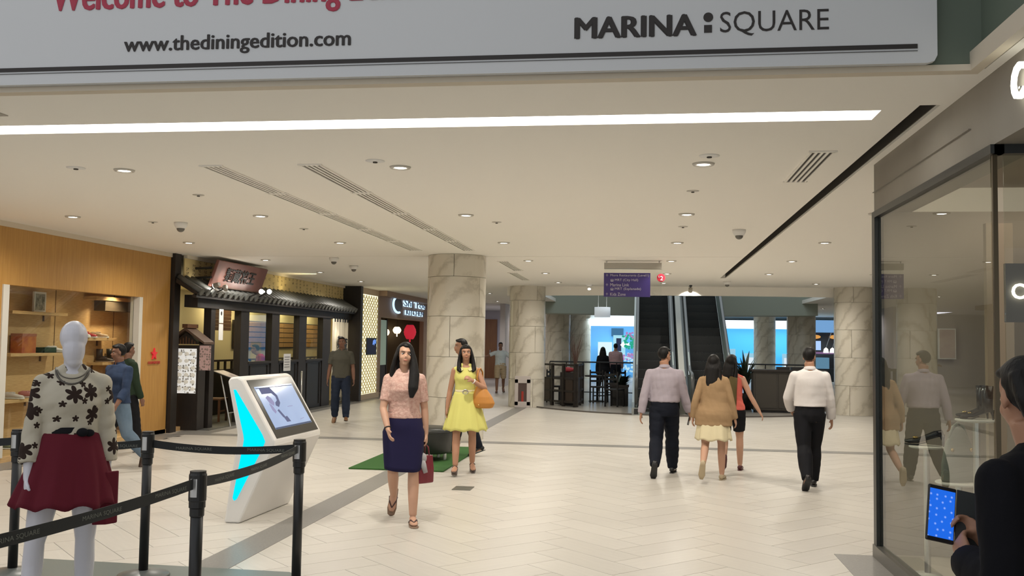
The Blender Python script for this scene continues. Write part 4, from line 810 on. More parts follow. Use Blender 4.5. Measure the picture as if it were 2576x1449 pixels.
dc = thing('dark_counter', 'long dark brown panelled counter right of the escalators', 'counter', (2.72, 24.6, 0)); B(0, 1.75, 0, .5, .06, 1.02).build('body', pmat('counter_dark', (.035, .030, .024), .5), dc, bevel=.008); B(-.04, 1.79, -.04, .54, 1.02, 1.07).build('top', M_timber, dc); B(.05, 1.7, .05, .45, 0, .06).build('kick', M_black, dc)
for k in range(3): B(.05+k*.57, .56+k*.57, -.012, 0, .12, .96).build('panel', pmat('counter_panel', (.042, .036, .028), .5), dc)
for k in range(2): B(.6+k*.35, .9+k*.35, .1, .35, 1.07, 1.14).build('menu_rack', M_black, dc)
pn = thing('pendant_lamp', 'white drum pendant lamp hanging left of the escalators', 'lamp', (-1.19, 28, 0))
MB().lathe([(.225, 2.43), (.23, 2.43), (.23, 2.72), (.225, 2.72), (.22, 2.70), (.22, 2.45)], 32).build('shade', pmat('shade_white', (.7, .7, .68), .6, emit=(.8, .9, 1), es=.35), pn, True); MB().lathe([(.20, 2.60), (.215, 2.61), (.215, 2.66), (0, 2.67)], 28).build('diffuser', emat('pendant_emit', (.85, .95, 1), 3), pn, True)
for s in (-1, 1): MB().tube([(s*.12, 0, 2.72), (s*.12, 0, 6.2)], [.006]*2, 6).build('cord', M_white, pn)
# ================================================================== FAR SHOPS
fs = thing('flower_shop', 'distant blue shop front with a bright white canopy beyond the cafe', 'shop front', (0, 48, 0))
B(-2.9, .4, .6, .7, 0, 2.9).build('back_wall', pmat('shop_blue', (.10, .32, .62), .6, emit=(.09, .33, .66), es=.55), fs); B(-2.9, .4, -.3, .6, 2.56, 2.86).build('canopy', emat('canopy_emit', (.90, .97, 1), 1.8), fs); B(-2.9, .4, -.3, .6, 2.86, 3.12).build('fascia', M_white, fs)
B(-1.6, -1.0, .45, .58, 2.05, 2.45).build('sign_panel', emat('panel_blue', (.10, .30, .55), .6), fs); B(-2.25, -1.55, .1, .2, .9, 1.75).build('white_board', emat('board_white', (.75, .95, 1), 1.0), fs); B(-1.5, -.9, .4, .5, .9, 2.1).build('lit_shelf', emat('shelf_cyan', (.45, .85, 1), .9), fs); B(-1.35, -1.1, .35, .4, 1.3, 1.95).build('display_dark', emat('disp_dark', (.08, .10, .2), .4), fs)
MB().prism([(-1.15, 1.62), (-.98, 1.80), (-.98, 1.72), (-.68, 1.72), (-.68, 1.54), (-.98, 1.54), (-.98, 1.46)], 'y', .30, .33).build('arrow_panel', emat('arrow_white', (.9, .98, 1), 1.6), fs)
fl = [MB(), MB(), MB()]; rnd = random.Random(5)
for k in range(150):
    q = fl[0] if k < 70 else fl[1] if k < 110 else fl[2]; x = rnd.uniform(-.75, -.45); z = rnd.uniform(1.45, 2.1) if k < 70 else (rnd.choice((1.05, 2.1))+rnd.uniform(-.15, .15) if k < 110 else rnd.uniform(.3, 1.2)); q.ell((x+rnd.uniform(-.3, .3), rnd.uniform(-.1, .15), z), (.06, .05, .05), nu=7, nv=5)
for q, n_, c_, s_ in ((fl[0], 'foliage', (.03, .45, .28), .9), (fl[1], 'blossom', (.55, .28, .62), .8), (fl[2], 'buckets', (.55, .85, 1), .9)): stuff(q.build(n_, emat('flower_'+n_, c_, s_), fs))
area('far_blue_lamp', (-1, 46.5, 3.0), 160, 3, 2, (.7, .88, 1), (-1, 47, 0)); area('far_blue_lamp_right', (6.5, 47, 3.0), 200, 5, 2, (.65, .85, 1), (6.5, 48, 0))
fk = thing('blue_kiosk_shop', 'distant dark kiosk under a pale blue fascia right of the far columns', 'shop front', (0, 48, 0))
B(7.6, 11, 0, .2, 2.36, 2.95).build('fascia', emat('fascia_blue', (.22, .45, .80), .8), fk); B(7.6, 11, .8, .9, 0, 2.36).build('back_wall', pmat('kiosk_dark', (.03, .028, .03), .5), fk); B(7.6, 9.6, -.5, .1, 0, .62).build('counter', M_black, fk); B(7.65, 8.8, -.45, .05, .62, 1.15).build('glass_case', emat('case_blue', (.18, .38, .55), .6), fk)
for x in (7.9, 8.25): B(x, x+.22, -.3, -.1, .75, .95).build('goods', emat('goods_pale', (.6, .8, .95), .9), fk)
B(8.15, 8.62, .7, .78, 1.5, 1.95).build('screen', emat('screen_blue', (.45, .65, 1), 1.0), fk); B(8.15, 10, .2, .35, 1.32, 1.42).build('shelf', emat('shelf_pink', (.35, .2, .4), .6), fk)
for x in (8.75, 9.05): MB().lathe([(.02, .25), (.10, .18), (.13, 0), (0, 0)], 14, (x, .1, 1.38)).build('pendant_shade', emat('pend_warm', (1, .95, .8), 2.0), fk, True); MB().tube([(x, .1, 1.6), (x+.25, .1, 2.36)], [.02]*2, 6).build('pendant_arm', M_steel, fk)
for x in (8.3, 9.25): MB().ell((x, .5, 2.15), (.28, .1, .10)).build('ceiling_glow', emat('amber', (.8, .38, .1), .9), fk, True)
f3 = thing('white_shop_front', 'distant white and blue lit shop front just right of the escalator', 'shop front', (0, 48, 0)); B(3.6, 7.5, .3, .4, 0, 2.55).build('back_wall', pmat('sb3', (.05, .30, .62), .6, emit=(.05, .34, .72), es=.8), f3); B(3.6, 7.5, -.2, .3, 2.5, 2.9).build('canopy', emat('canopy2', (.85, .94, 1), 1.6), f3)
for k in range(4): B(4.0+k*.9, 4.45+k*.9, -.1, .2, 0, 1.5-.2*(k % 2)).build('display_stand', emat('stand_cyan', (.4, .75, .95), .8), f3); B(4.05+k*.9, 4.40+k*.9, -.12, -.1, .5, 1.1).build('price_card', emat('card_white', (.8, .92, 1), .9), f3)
# corridor at left of the second column
cw = MB(); cw.box(-12, -5.2, 44, 44.2, 0, CEIL); cw.box(-5.4, -5.2, 36, 44, 0, CEIL); struct(cw.build('wall_corridor', pmat('corridor_lilac', (.55, .52, .55), .7)))
d1 = struct(thing('door_1', 'tall brown corridor door', 'door')); del d1['category']; B(-7.7, -6.72, 43.9, 44, 0, 2.72).build('leaf', pmat('door_brown', (.22, .09, .03), .5, noise=(3, (.28, .12, .04)), stretch=(6, 6, .6)), d1); B(-7.05, -7.0, 43.86, 43.9, 1.0, 1.3).build('handle', M_steel, d1)
lf_ = thing('lit_poster_strip', 'tall bluish lit strip at the end of the corridor', 'light strip', (-6.45, 43.9, 0)); B(0, .22, -.04, 0, 0.2, 2.4).build('strip', emat('strip_blue', (.55, .70, 1), 1.0), lf_); B(-.04, .26, 0, .04, .15, 2.45).build('frame', M_white, lf_)
area('corridor_lamp', (-7, 40, 3.05), 60, 2, 3, (.9, .9, 1), (-7, 40, 0))
# ================================================================== PEOPLE
def remesh(mb, vox, it=4, fac=.5):
    me = mb.mesh('tmp'); o = bpy.data.objects.new('tmp', me); C.objects.link(o)
    r = o.modifiers.new('r', 'REMESH'); r.mode = 'VOXEL'; r.voxel_size = vox; r.use_smooth_shade = True
    s = o.modifiers.new('s', 'SMOOTH'); s.factor = fac; s.iterations = it
    dg = bpy.context.evaluated_depsgraph_get(); out = bpy.data.meshes.new_from_object(o.evaluated_get(dg))
    bpy.data.objects.remove(o); bpy.data.meshes.remove(me)
    out.polygons.foreach_set('use_smooth', [True]*len(out.polygons)); return out
def rotx(a): return Matrix.Rotation(a, 3, 'X')
def rotz(a): return Matrix.Rotation(a, 3, 'Z')
FEM = [(.80, .155, .095, .01), (.88, .168, .112, .015), (.95, .162, .108, .01), (1.01, .143, .095, 0), (1.08, .122, .083, 0), (1.16, .128, .09, 0), (1.25, .140, .108, -.012), (1.31, .138, .098, -.005), (1.35, .128, .082, .003), (1.385, .100, .068, .010), (1.42, .066, .056, .012)]
MAL = [(.80, .150, .10, .01), (.88, .165, .115, .01), (.95, .160, .112, .005), (1.01, .152, .106, 0), (1.08, .148, .102, 0), (1.16, .155, .108, 0), (1.25, .168, .118, -.005), (1.31, .168, .110, 0), (1.35, .154, .092, .004), (1.39, .116, .076, .010), (1.425, .076, .064, .012)]
CLO = {}
def cloth(name, col, rough=.85, bump=.35, c2=None, scale=9):
    return pmat('cloth_'+name, col, rough, spec=.2, bump=(scale, bump), noise=(scale*.8, c2) if c2 else None, sheen=.0)
M_eyew = pmat('eye_white', (.6, .58, .56), .3); M_iris = pmat('iris', (.012, .008, .006), .2); M_hairb = pmat('hair_black', (.006, .005, .0045), .55, spec=.25, bump=(60, .5), stretch=(1, 1, .12)); M_brow = pmat('brow', (.02, .013, .01), .8)
def skin(name, c, rough=.5):
    mt = pmat('skin_'+name, c, rough, spec=.35); mt.node_tree.nodes['Principled BSDF'].inputs['Subsurface Weight'].default_value = .0; return mt
SKL = skin('light', (.50, .29, .195)); SKM = skin('mid', (.40, .21, .13)); SKD = skin('deep', (.20, .10, .065))

def wrinkle(me, amp, seed=0, fr=9):
    # cloth folds: slanting ridges pushed along the normals
    n = len(me.vertices); co = np.empty(n*3, 'f'); no = np.empty(n*3, 'f'); me.vertices.foreach_get('co', co); me.vertices.foreach_get('normal', no)
    co = co.reshape(-1, 3).astype(float); no = no.reshape(-1, 3); x, y, z = co.T; r = np.random.RandomState(seed); q = np.zeros(n)
    for k in range(7):                                   # a few interfering fold trains
        f = r.uniform(.7, 2.4)*fr*2.2; d = r.normal(size=3)*(.7, .5, 1.1); d /= np.linalg.norm(d); w = r.normal(size=3); w /= np.linalg.norm(w)
        q += np.abs(np.sin(f*(co@d)+2.2*np.sin(6*(co@w)+r.uniform(0, 6))+r.uniform(0, 6)))*r.uniform(.15, .4)*(.5+.5*np.sin(5*(co@w)+r.uniform(0, 6)))
    co += no*(amp*(q-q.mean()))[:, None]*1.6
    me.vertices.foreach_set('co', co.astype('f').ravel()); me.update(); return me
class Person: pass
def person(label, loc, face, H=1.65, sex='f', sk=SKL, legs=((12, 3, 0), (-12, 40, 60)), arms=((8, 8, 12, 0), (-8, 8, 12, 0)), head=(0, 0, 0), lean=0, wide=1.0, vox=.0085, hair='short', hairmat=None, parts=(), shoe=('flat', (.02, .02, .02)), abd=(3, 3), curl=(30, 30), mannequin=False, wr=(None, None), group=None, name='person', cat='person', twist=0, lift=0.0, hand_dir=(None, None)):
    """face: heading in degrees (0 looks towards -Y, positive turns towards +X). index 0 = right limb, 1 = left limb.
    legs: (hip flex, knee bend, toe-down pitch); arms: (forward swing, outward, elbow bend, forearm outward)"""
    P = Person(); k = H/1.70; P.k = k; tab = FEM if sex == 'f' else MAL
    sw = (.150 if sex == 'f' else .178)*wide
    hipz = .90; X = {}
    Rl = rotx(math.radians(lean)) @ rotz(math.radians(twist))
    pel = Vector((0, 0, .93))
    def T(v): v = Vector(v); return pel+Rl @ (v-pel)          # the upper body leans about the pelvis
    F = Vector((0, -1, 0))
    leg = []
    for i, s in ((0, -1), (1, 1)):
        hf, kn, fp = [math.radians(q) for q in legs[i]]; ab = math.radians(abd[i])
        hip = Vector((s*.088, 0, hipz)); th = Vector((s*math.sin(ab), -math.sin(hf)*math.cos(ab), -math.cos(hf)*math.cos(ab)))
        kne = hip+th*.42; a2 = hf-kn; sh = Vector((s*math.sin(ab)*.3, -math.sin(a2), -math.cos(a2))).normalized(); ank = kne+sh*.40
        fd = Vector((s*.12, -math.cos(fp), -math.sin(fp))).normalized(); fu = Vector((0, -math.sin(fp), math.cos(fp)))
        leg.append((hip, kne, ank, fd, fu))
    heel = .055 if shoe[0] == 'heel' else .0
    low = min(min((l[2]-l[4]*(.075+.012)-l[3]*.05).z, (l[2]-l[4]*(.075+.012)+l[3]*(.15 if not heel else .12)).z-(heel*0)) for l in leg)-heel*.5
    dz = -low+lift/k
    arm = []
    for i, s in ((0, -1), (1, 1)):
        a, b, e, b2 = [math.radians(q) for q in arms[i]]
        shd = T((s*sw, .012, 1.350)); u = Rl @ Vector((s*math.sin(b), -math.sin(a)*math.cos(b), -math.cos(a)*math.cos(b)))
        elb = shd+u*.285; v = Rl @ Vector((s*math.sin(b2), -math.sin(a+e)*math.cos(b2), -math.cos(a+e)*math.cos(b2))); wrp = elb+v*.245
        if wr[i] is not None:                                       # hand placed at a point, elbow found by two-bone reach
            wp, hint = Vector(wr[i][0]), Vector(wr[i][1]); d = wp-shd; D = min(d.length, .525); d.normalize(); wrp = shd+d*D
            A = (.285**2-.245**2+D*D)/(2*D); h = math.sqrt(max(.285**2-A*A, 1e-6)); hn = (hint-d*hint.dot(d)).normalized(); elb = shd+d*A+hn*h; v = (wrp-elb).normalized()
        arm.append((shd, elb, wrp, v))
    Z = Vector((0, 0, dz)); sc = lambda v: (Vector(v)+Z)*k
    P.sc = sc; P.arm = [[sc(q) for q in a[:3]]+[a[3]] for a in arm]; P.leg = leg
    hs = .92 if not mannequin else 1.0
    Rh = rotz(math.radians(head[0])) @ rotx(math.radians(head[1])) @ Matrix.Rotation(math.radians(head[2]), 3, 'Y')
    hc = T((0, -.012, 1.70-.125*hs)); 
    def HD(v): return hc+Rh @ (Vector(v)*hs)
    # ------------------------------------------------ body, one continuous surface
    mb = MB(); g = lambda v: sc(v)
    def ell(c, r, R=None, **q): mb.ell(g(c), [x*k for x in r], R, **q)
    def hel(c, r): mb.ell(g(HD(c)), [x*k*hs for x in r], Rh)
    def tube(t, pts, rr, n=12, side=None): t.tube([g(p) for p in pts], [(q[0]*k, q[1]*k) if isinstance(q, tuple) else q*k for q in rr], n, side)
    if mannequin:
        hel((0, .015, .035), (.074, .094, .092)); hel((0, -.012, -.035), (.060, .074, .098)); hel((0, -.03, -.10), (.036, .04, .035))
    else:
        hel((0, .014, .032), (.075, .094, .088)); hel((0, -.022, -.028), (.061, .066, .086)); hel((0, -.052, -.094), (.028, .026, .020)); hel((0, -.088, -.060), (.021, .010, .012))
        hel((0, -.076, .034), (.048, .014, .012))
        for s in (-1, 1): hel((s*.033, -.052, -.032), (.026, .028, .030)); hel((s*.076, .012, -.012), (.009, .018, .030)); hel((s*.012, -.092, -.034), (.009, .010, .008))
        tube(mb, [HD((0, -.080, .020)), HD((0, -.094, -.012)), HD((0, -.104, -.030))], [.007*hs, .009*hs, .012*hs], 8)
    tube(mb, [T((0, .012, 1.40)), T((0, .008, 1.45)), HD((0, .012, -.07))], [(.060, .055), (.049, .050), (.048, .052)] if sex == 'f' else [(.070, .062), (.060, .060), (.058, .060)], 14, (1, 0, 0))
    def torso(t, rows, inf=0.0, z0=0, z1=9, n=28, flat=0):
        rg = []
        for (z, rx, ry, yo) in rows:
            if z0 <= z <= z1: rg.append([g(T((wide*(rx+inf)*math.cos(2*PI*j/n), yo+(ry+inf)*math.sin(2*PI*j/n), z))) for j in range(n)])
        t.rings(rg)
    torso(mb, tab)
    def traps(t, e=0.0):
        for s in (-1, 1): tube(t, [T((s*.02, .012, 1.425)), T((s*.085*wide, .012, 1.387)), T((s*sw, .012, 1.352))], [(.040+e, .045+e), (.036+e, .05+e), (.040+e, .046+e)], 12, (0, 0, 1))
    traps(mb)
    ar = [.045, .043, .039, .035, .036, .032, .0235] if sex == 'f' else [.054, .051, .045, .040, .041, .036, .027]
    def armpts(a): s, e, w = a[0], a[1], a[2]; return [s, s.lerp(e, .35), s.lerp(e, .75), e, e.lerp(w, .3), e.lerp(w, .65), w]
    P.hands = []
    for i, s in ((0, -1), (1, 1)):
        a = arm[i]; tube(mb, armpts(a), ar, 12); ell(a[0], (ar[0]*1.03,)*3)
        d = Vector(hand_dir[i]).normalized() if hand_dir[i] is not None else a[3].normalized(); inw = Rl @ Vector((-s, 0, 0)); nrm = (inw-d*inw.dot(d)).normalized(); th = nrm.cross(d)*(1 if s < 0 else -1)
        if th.dot(F) < 0: th = -th
        w = a[2]; q = .92 if sex == 'f' else 1.02
        tube(mb, [w-d*.01, w+d*.03*q, w+d*.065*q, w+d*.088*q], [(.024, .019), (.034, .018), (.038, .015), (.036, .012)], 12, th)
        cu = math.radians(curl[i])
        for f, (off, ln) in enumerate(((.028, .070), (.010, .078), (-.009, .072), (-.026, .058))):
            b0 = w+d*.080*q+th*off*q; pts = [b0]; dirn = d.copy(); nl = nrm.copy()
            for j in range(3):
                ang = cu*(.5, .9, .6)[j]; dirn, nl = dirn*math.cos(ang)+nl*math.sin(ang), nl*math.cos(ang)-dirn*math.sin(ang)
                pts.append(pts[-1]+dirn.normalized()*ln*q*(.42, .33, .25)[j])
            tube(mb, pts, [.0095, .0092, .0085, .0072], 8)
        tb0 = w+d*.022*q+th*.026*q; tube(mb, [tb0, tb0+(d*.7+th*.65+nrm*.25).normalized()*.038*q, tb0+(d*.7+th*.65+nrm*.25).normalized()*.036*q+(d*.9+th*.2+nrm*.4).normalized()*.030*q], [.013, .0105, .0085], 8)
        P.hands.append((g(w+d*.075*q+nrm*.025), d, nrm, th))
    lr = [.092, .082, .066, .052, .054, .048, .036] if sex == 'f' else [.094, .085, .070, .057, .058, .050, .040]
    def legpts(l): h_, n_, a_ = l[0], l[1], l[2]; return [h_, h_.lerp(n_, .35), h_.lerp(n_, .75), n_, n_.lerp(a_, .3)+Vector((0, .012, 0)), n_.lerp(a_, .6), a_]
    for l in leg:
        tube(mb, legpts(l), lr, 14); a, fd, fu = l[2], l[3], l[4]; sd = fd.cross(fu)
        tube(mb, [a-fd*.05-fu*.04, a-fu*.035, a+fd*.06-fu*.045, a+fd*.12-fu*.058, a+fd*.165-fu*.063], [(.030, .034), (.034, .036), (.036, .028), (.040, .018), (.022, .010)], 12, sd)
    root = thing(name, label, cat, loc, math.radians(face), group); P.root = root
    bme = remesh(mb, vox, 3); obj('body', bme, sk, root)
    # ------------------------------------------------ face
    if not mannequin:
        bv = BVHTree.FromPolygons([v.co.copy() for v in bme.vertices], [tuple(p.vertices) for p in bme.polygons])
        def onface(x, z, out=0.0):
            o_ = g(HD((x, -.25, z))); dr = (Rh @ Vector((0, 1, 0))); h = bv.ray_cast(o_, dr)
            return (h[0]-dr*out*k) if h[0] is not None else g(HD((x, -.09, z)))
        sz = k*hs
        for s in (-1, 1):
            c = onface(s*.031, .004, -.001); e = MB(); e.ell(c, (.0155*sz, .006*sz, .0068*sz), Rh); eo = e.build('eye', M_eyew, root, True)
            e = MB(); e.ell(onface(s*.031, .004, .0035), (.0068*sz, .003*sz, .0068*sz), Rh); e.build('iris', M_iris, eo, True)
            e = MB(); e.tube([onface(s*(.012+.009*j), .010-.0006*(j-2)**2+.0015, .0018) for j in range(5)], [.0014*sz, .0021*sz, .0024*sz, .0022*sz, .001*sz], 6); e.build('eyelid', M_brow, eo, True)
            e = MB(); e.tube([onface(s*(.014+.0105*j), .027+.001*j-.0010*(j-2)**2, .000) for j in range(5)], [.0022*sz, .0035*sz, .0035*sz, .003*sz, .0015*sz], 6); e.build('eyebrow', M_brow, root, True)
        e = MB(); e.tube([onface(-.022+.0055*j, -.0605+(.0012 if j in (3, 5) else 0), -.0005) for j in range(9)], [.0015*sz]+[.0036*sz, .005*sz, .0058*sz, .0056*sz, .0058*sz, .005*sz, .0036*sz]+[.0015*sz], 8); e.build('lips', pmat('lips_'+sk.name, tuple(np.array(sk.node_tree.nodes['Principled BSDF'].inputs[0].default_value[:3])*np.array((.95, .55, .60))), .4), root, True)
    # ------------------------------------------------ hair
    if hair and not mannequin:
        hb = MB(); nu, nv = 40, 24; v = []; rows = []
        line = {'short': .42, 'long': .50, 'bangs': .30, 'tail': .5}[hair]
        for j in range(nv+1):
            t = PI*j/nv; row = []
            for i in range(nu):
                p = 2*PI*i/nu; d = Vector((math.sin(t)*math.cos(p), math.sin(t)*math.sin(p), math.cos(t)))
                m_ = 1.12 if hair == 'short' else 1.15
                zl = line+.10*math.sin(5*p)*.3
                if d.y < -.10 and d.z < zl: m_ = .80 if (abs(d.x) < (.86 if hair != 'short' else .80) or d.z < -.2) else (1.05 if hair != 'short' else .92)
                elif d.y < .12 and d.z < -.05 and hair == 'short': m_ = .80
                elif d.z < -.88: m_ = .80 if hair == 'short' else 1.0
                row.append(g(HD(Vector((0, .014, .034))+Vector((d.x*.075, d.y*.094, d.z*.090))*m_)))
            rows.append(row)
        hb.rings(rows, True)
        if hair == 'short':
            for q in range(9): a = -1.2+.3*q; hb.ell(g(HD((.05*math.sin(a), -.055+.03*abs(math.sin(a)), .098-.012*abs(a)))), [.022*k, .03*k, .018*k], Rh, nu=8, nv=6)
        for lk in parts:
            if lk[0] == 'lock': tube(hb, [HD(p) for p in lk[1]], lk[2], 12, lk[3] if len(lk) > 3 else (1, 0, 0))
        obj('hair', remesh(hb, vox*1.05, 2), hairmat or M_hairb, root)
    # ------------------------------------------------ clothes
    for pt in parts:
        kind = pt[0]
        if kind == 'top':                  # ('top', name, mat, inflate, z_bottom, z_top, sleeve 0..1 (0 none), sleeve extra)
            _, nm, mt, inf, zb, zt, sl, sx = pt[:8]; c = MB(); flare = pt[8] if len(pt) > 8 else 0
            rows = []
            for z in np.linspace(zb, zt, 14):
                zs = [r[0] for r in tab]; rx = np.interp(z, zs, [r[1] for r in tab]); ry = np.interp(z, zs, [r[2] for r in tab]); yo = np.interp(z, zs, [r[3] for r in tab])
                mn = np.interp(1.16, zs, [r[1] for r in tab])
                if z < 1.25 and z > .9: rx = max(rx, mn*.97+inf*.3)
                fl_ = flare*max(0, (1.2-z)/.4); rows.append((z, rx+fl_, ry+fl_*.7, yo))
            torso(c, rows, inf)
            if zt > 1.40: traps(c, .008)
            elif sl == 0: traps(c, .003)
            if sl != 0:
                for a in arm:
                    ap = armpts(a); cut = max(2, int(round(sl*6))); pr = [x+.010+sx*(j/6) for j, x in enumerate(ar)][:cut+1]; pts = [p.copy() for p in ap[:cut+1]]
                    if sl < .99: 
                        fr_ = sl*6-int(sl*6)
                    tube(c, pts, pr, 14); c.ell(g(a[0]), [(ar[0]+.010)*k]*3)
            obj(nm, wrinkle(remesh(c, vox*1.1, 3), .0065, len(label)), mt, root)
        elif kind == 'collar':
            mt = pt[1]; c = MB(); c.tube([g(T((.066*math.cos(a), .010+.062*math.sin(a), 1.44+.014*math.sin(a)))) for a in np.linspace(-PI*.5+.25, PI*1.5-.25, 18)], [(.024*k, .007*k)]*18, 10, (0, 0, 1)); c.build('collar', mt, root, True)
        elif kind == 'trousers':           # ('trousers', mat, inflate, length 0..1)
            _, mt, inf, ln = pt[:4]; c = MB(); torso(c, [(z, rx, ry, yo) for (z, rx, ry, yo) in tab if z <= 1.02], inf)
            for l in leg:
                lp = legpts(l); cut = int(round(ln*6)); pts = [p.copy() for p in lp[:cut+1]]; rr = [x+inf+(.004*j if pt[0] else 0) for j, x in enumerate(lr)][:cut+1]
                if cut == 6: pts[-1] = pts[-1]-(l[2]-l[1]).normalized()*-.025; rr[-1] = .054+inf*.6; rr[-2] = max(rr[-2], .058+inf*.6)
                tube(c, pts, rr, 16)
            obj(pt[4] if len(pt) > 4 else 'trousers', wrinkle(remesh(c, vox*1.1, 3), .007, len(label)+3), mt, root)
            if len(pt) > 5: b_ = MB(); n = 28; b_.rings([[g(T((wide*(.160+inf+.004)*math.cos(2*PI*j/n), .003+(.108+inf+.004)*math.sin(2*PI*j/n), z))) for j in range(n)] for z in (.995, 1.028)], False); b_.build('belt', pt[5], root, True, solid=.004)
        elif kind == 'skirt':              # ('skirt', mat, z_top, z_hem, hem rx, hem ry, folds, amplitude, dx, name)
            _, mt, zt, zh, hx, hy, nf, am, dx, nm = pt[:10]; n = 96; rg = []; zs = [r[0] for r in tab]; side = pt[10] if len(pt) > 10 else 0
            for j in range(15):
                q = j/14; z = zt+(zh-zt)*q; bx = np.interp(z, zs, [r[1] for r in tab])+.012; by = np.interp(z, zs, [r[2] for r in tab])+.012
                e = q**.85; tx = np.interp(zt, zs, [r[1] for r in tab])+.012; ty = np.interp(zt, zs, [r[2] for r in tab])+.012
                rx = max(tx+(hx-tx)*e, bx if z > .85 else 0); ry = max(ty+(hy-ty)*e, by if z > .85 else 0)
                cx0 = cy0 = 0
                if z < .86:
                    ext = []
                    for l in leg:
                        lp = legpts(l)
                        for i_ in range(6):
                            p0, p1 = lp[i_], lp[i_+1]
                            if p1.z <= z <= p0.z:
                                t_ = (p0.z-z)/max(p0.z-p1.z, 1e-6); pp_ = p0.lerp(p1, t_); r_ = lr[i_]+(lr[i_+1]-lr[i_])*t_+.012; r_ += .008; ext.append((pp_.x-r_, pp_.x+r_, pp_.y-r_, pp_.y+r_)); break
                    if ext:
                        x0_, x1_, y0_, y1_ = min(e_[0] for e_ in ext), max(e_[1] for e_ in ext), min(e_[2] for e_ in ext), max(e_[3] for e_ in ext)
                        w8 = min(1, (.86-z)/.1); cx0 = (x0_+x1_)/2*w8*.6; cy0 = (y0_+y1_)/2*w8*.8; rx = max(rx, (x1_-x0_)/2*.98); ry = max(ry, (y1_-y0_)/2*1.04)
                ring = []
                for i in range(n):
                    a = 2*PI*i/n; f_ = 1+am*q*math.sin(nf*a+1.3*math.sin(2*a))+am*.4*q*math.sin((nf*2+1)*a+1)
                    ex = 1-.42*q if nf <= 2 else 1; ca_, sa_ = math.cos(a), math.sin(a); ca_ = math.copysign(abs(ca_)**ex, ca_); sa_ = math.copysign(abs(sa_)**ex, sa_)
                    ring.append(g((cx0+dx*q+rx*f_*ca_, cy0+.005+ry*f_*sa_, z+side*q*math.cos(a)+.012*q*math.sin(nf*a+.8))))
                rg.append(ring)
            c = MB(); c.rings(rg, False); c.build(nm, mt, root, True, solid=-.005)
        elif kind == 'belt':
            _, mt, z, h, nm = pt[:5]; n = 36; zs = [r[0] for r in tab]; rx = np.interp(z, zs, [r[1] for r in tab])+.016; ry = np.interp(z, zs, [r[2] for r in tab])+.016; c = MB()
            c.rings([[g(T((rx*math.cos(2*PI*j/n), ry*math.sin(2*PI*j/n), zz))) for j in range(n)] for zz in (z-h/2, z+h/2)], False); c.build(nm, mt, root, True, solid=.006)
            if len(pt) > 5: q = g(T((0, -ry-.004, z))); w_ = .035*k; c = MB(); c.tube([q+Vector((w_*math.cos(a), 0, w_*.85*math.sin(a))) for a in np.linspace(0, 2*PI, 21)], [.006*k]*21, 8); c.build('buckle', pt[5], root, True)
    # ------------------------------------------------ shoes
    sty, col = shoe; sm = pmat('shoe_%s_%.3f_%.3f' % (sty, col[0], col[2]), col, .4 if sty != 'flip' else .7)
    if sty != 'none':
        for l in leg:
            a, fd, fu = l[2], l[3], l[4]; sd = fd.cross(fu); c = MB()
            if sty in ('flat', 'dress', 'trainer'):
                hgt = {'flat': 0, 'dress': .018, 'trainer': .012}[sty]
                tube(c, [a-fd*.075-fu*.052, a-fd*.055-fu*.045, a-fu*(.042-hgt), a+fd*.055-fu*(.050-hgt), a+fd*.12-fu*.060, a+fd*.175-fu*.066, a+fd*.19-fu*.070], [(.014, .016), (.034, .036), (.038, .040), (.040, .034), (.043, .024), (.030, .016), (.010, .008)], 14, sd)
                sho = obj('shoe', remesh(c, max(vox*.9, .006), 2), sm, root)
                c = MB(); tube(c, [a-fd*.078-fu*.083, a-fd*.02-fu*.083, a+fd*.06-fu*.083, a+fd*.12-fu*.083, a+fd*.185-fu*.081], [(.026, .006), (.037, .006), (.041, .006), (.045, .006), (.022, .006)], 12, sd); c.build('sole', M_black if sty != 'flat' else sm, sho, True)
            elif sty == 'flip':
                c = MB(); tube(c, [a-fd*.085-fu*.083, a-fd*.06-fu*.083, a+fd*.05-fu*.083, a+fd*.13-fu*.083, a+fd*.19-fu*.083, a+fd*.205-fu*.083], [(.018, .009), (.036, .009), (.040, .009), (.046, .009), (.034, .009), (.012, .008)], 14, sd); sho = c.build('sandal', sm, root, True)
                for s in (-1, 1): c = MB(); tube(c, [a+fd*.13-fu*.046, a+fd*.08-fu*.030+sd*s*.028, a+fd*.02-fu*.06+sd*s*.040], [.007, .008, .006], 8); c.build('sandal_strap', pmat('strap_dark', (.07, .03, .025), .5), sho, True)
            elif sty == 'heel':
                tube(c, [a-fd*.07-fu*.055, a-fd*.045-fu*.05, a+fd*.02-fu*.075, a+fd*.08-fu*.075, a+fd*.13-fu*.072, a+fd*.175-fu*.076], [(.016, .02), (.033, .036), (.036, .022), (.041, .026), (.040, .022), (.014, .010)], 14, sd); sho = obj('shoe', remesh(c, max(vox*.9, .006), 2), sm, root)
                c = MB(); tube(c, [a-fd*.045-fu*.075, a-fd*.05-fu*.14], [.026, .020], 12); c.build('heel', sm, sho, True); c = MB(); tube(c, [a-fd*.02-fu*.095, a+fd*.08-fu*.105, a+fd*.17-fu*.10], [(.03, .012), (.042, .014), (.02, .012)], 12, sd); c.build('platform', sm, sho, True)
                c = MB(); tube(c, [a+fd*.03-fu*.03+sd*.034*math.cos(q)+fu*.022*math.sin(q) for q in np.linspace(0, PI, 9)], [.006]*9, 8); c.build('ankle_strap', sm, sho, True)
    P.T = T; P.HD = HD; P.g = g; P.mb = MB
    P.world = lambda v: (Matrix.Translation(Vector(loc)) @ Matrix.Rotation(math.radians(face), 4, 'Z')) @ Vector(v)
    return P
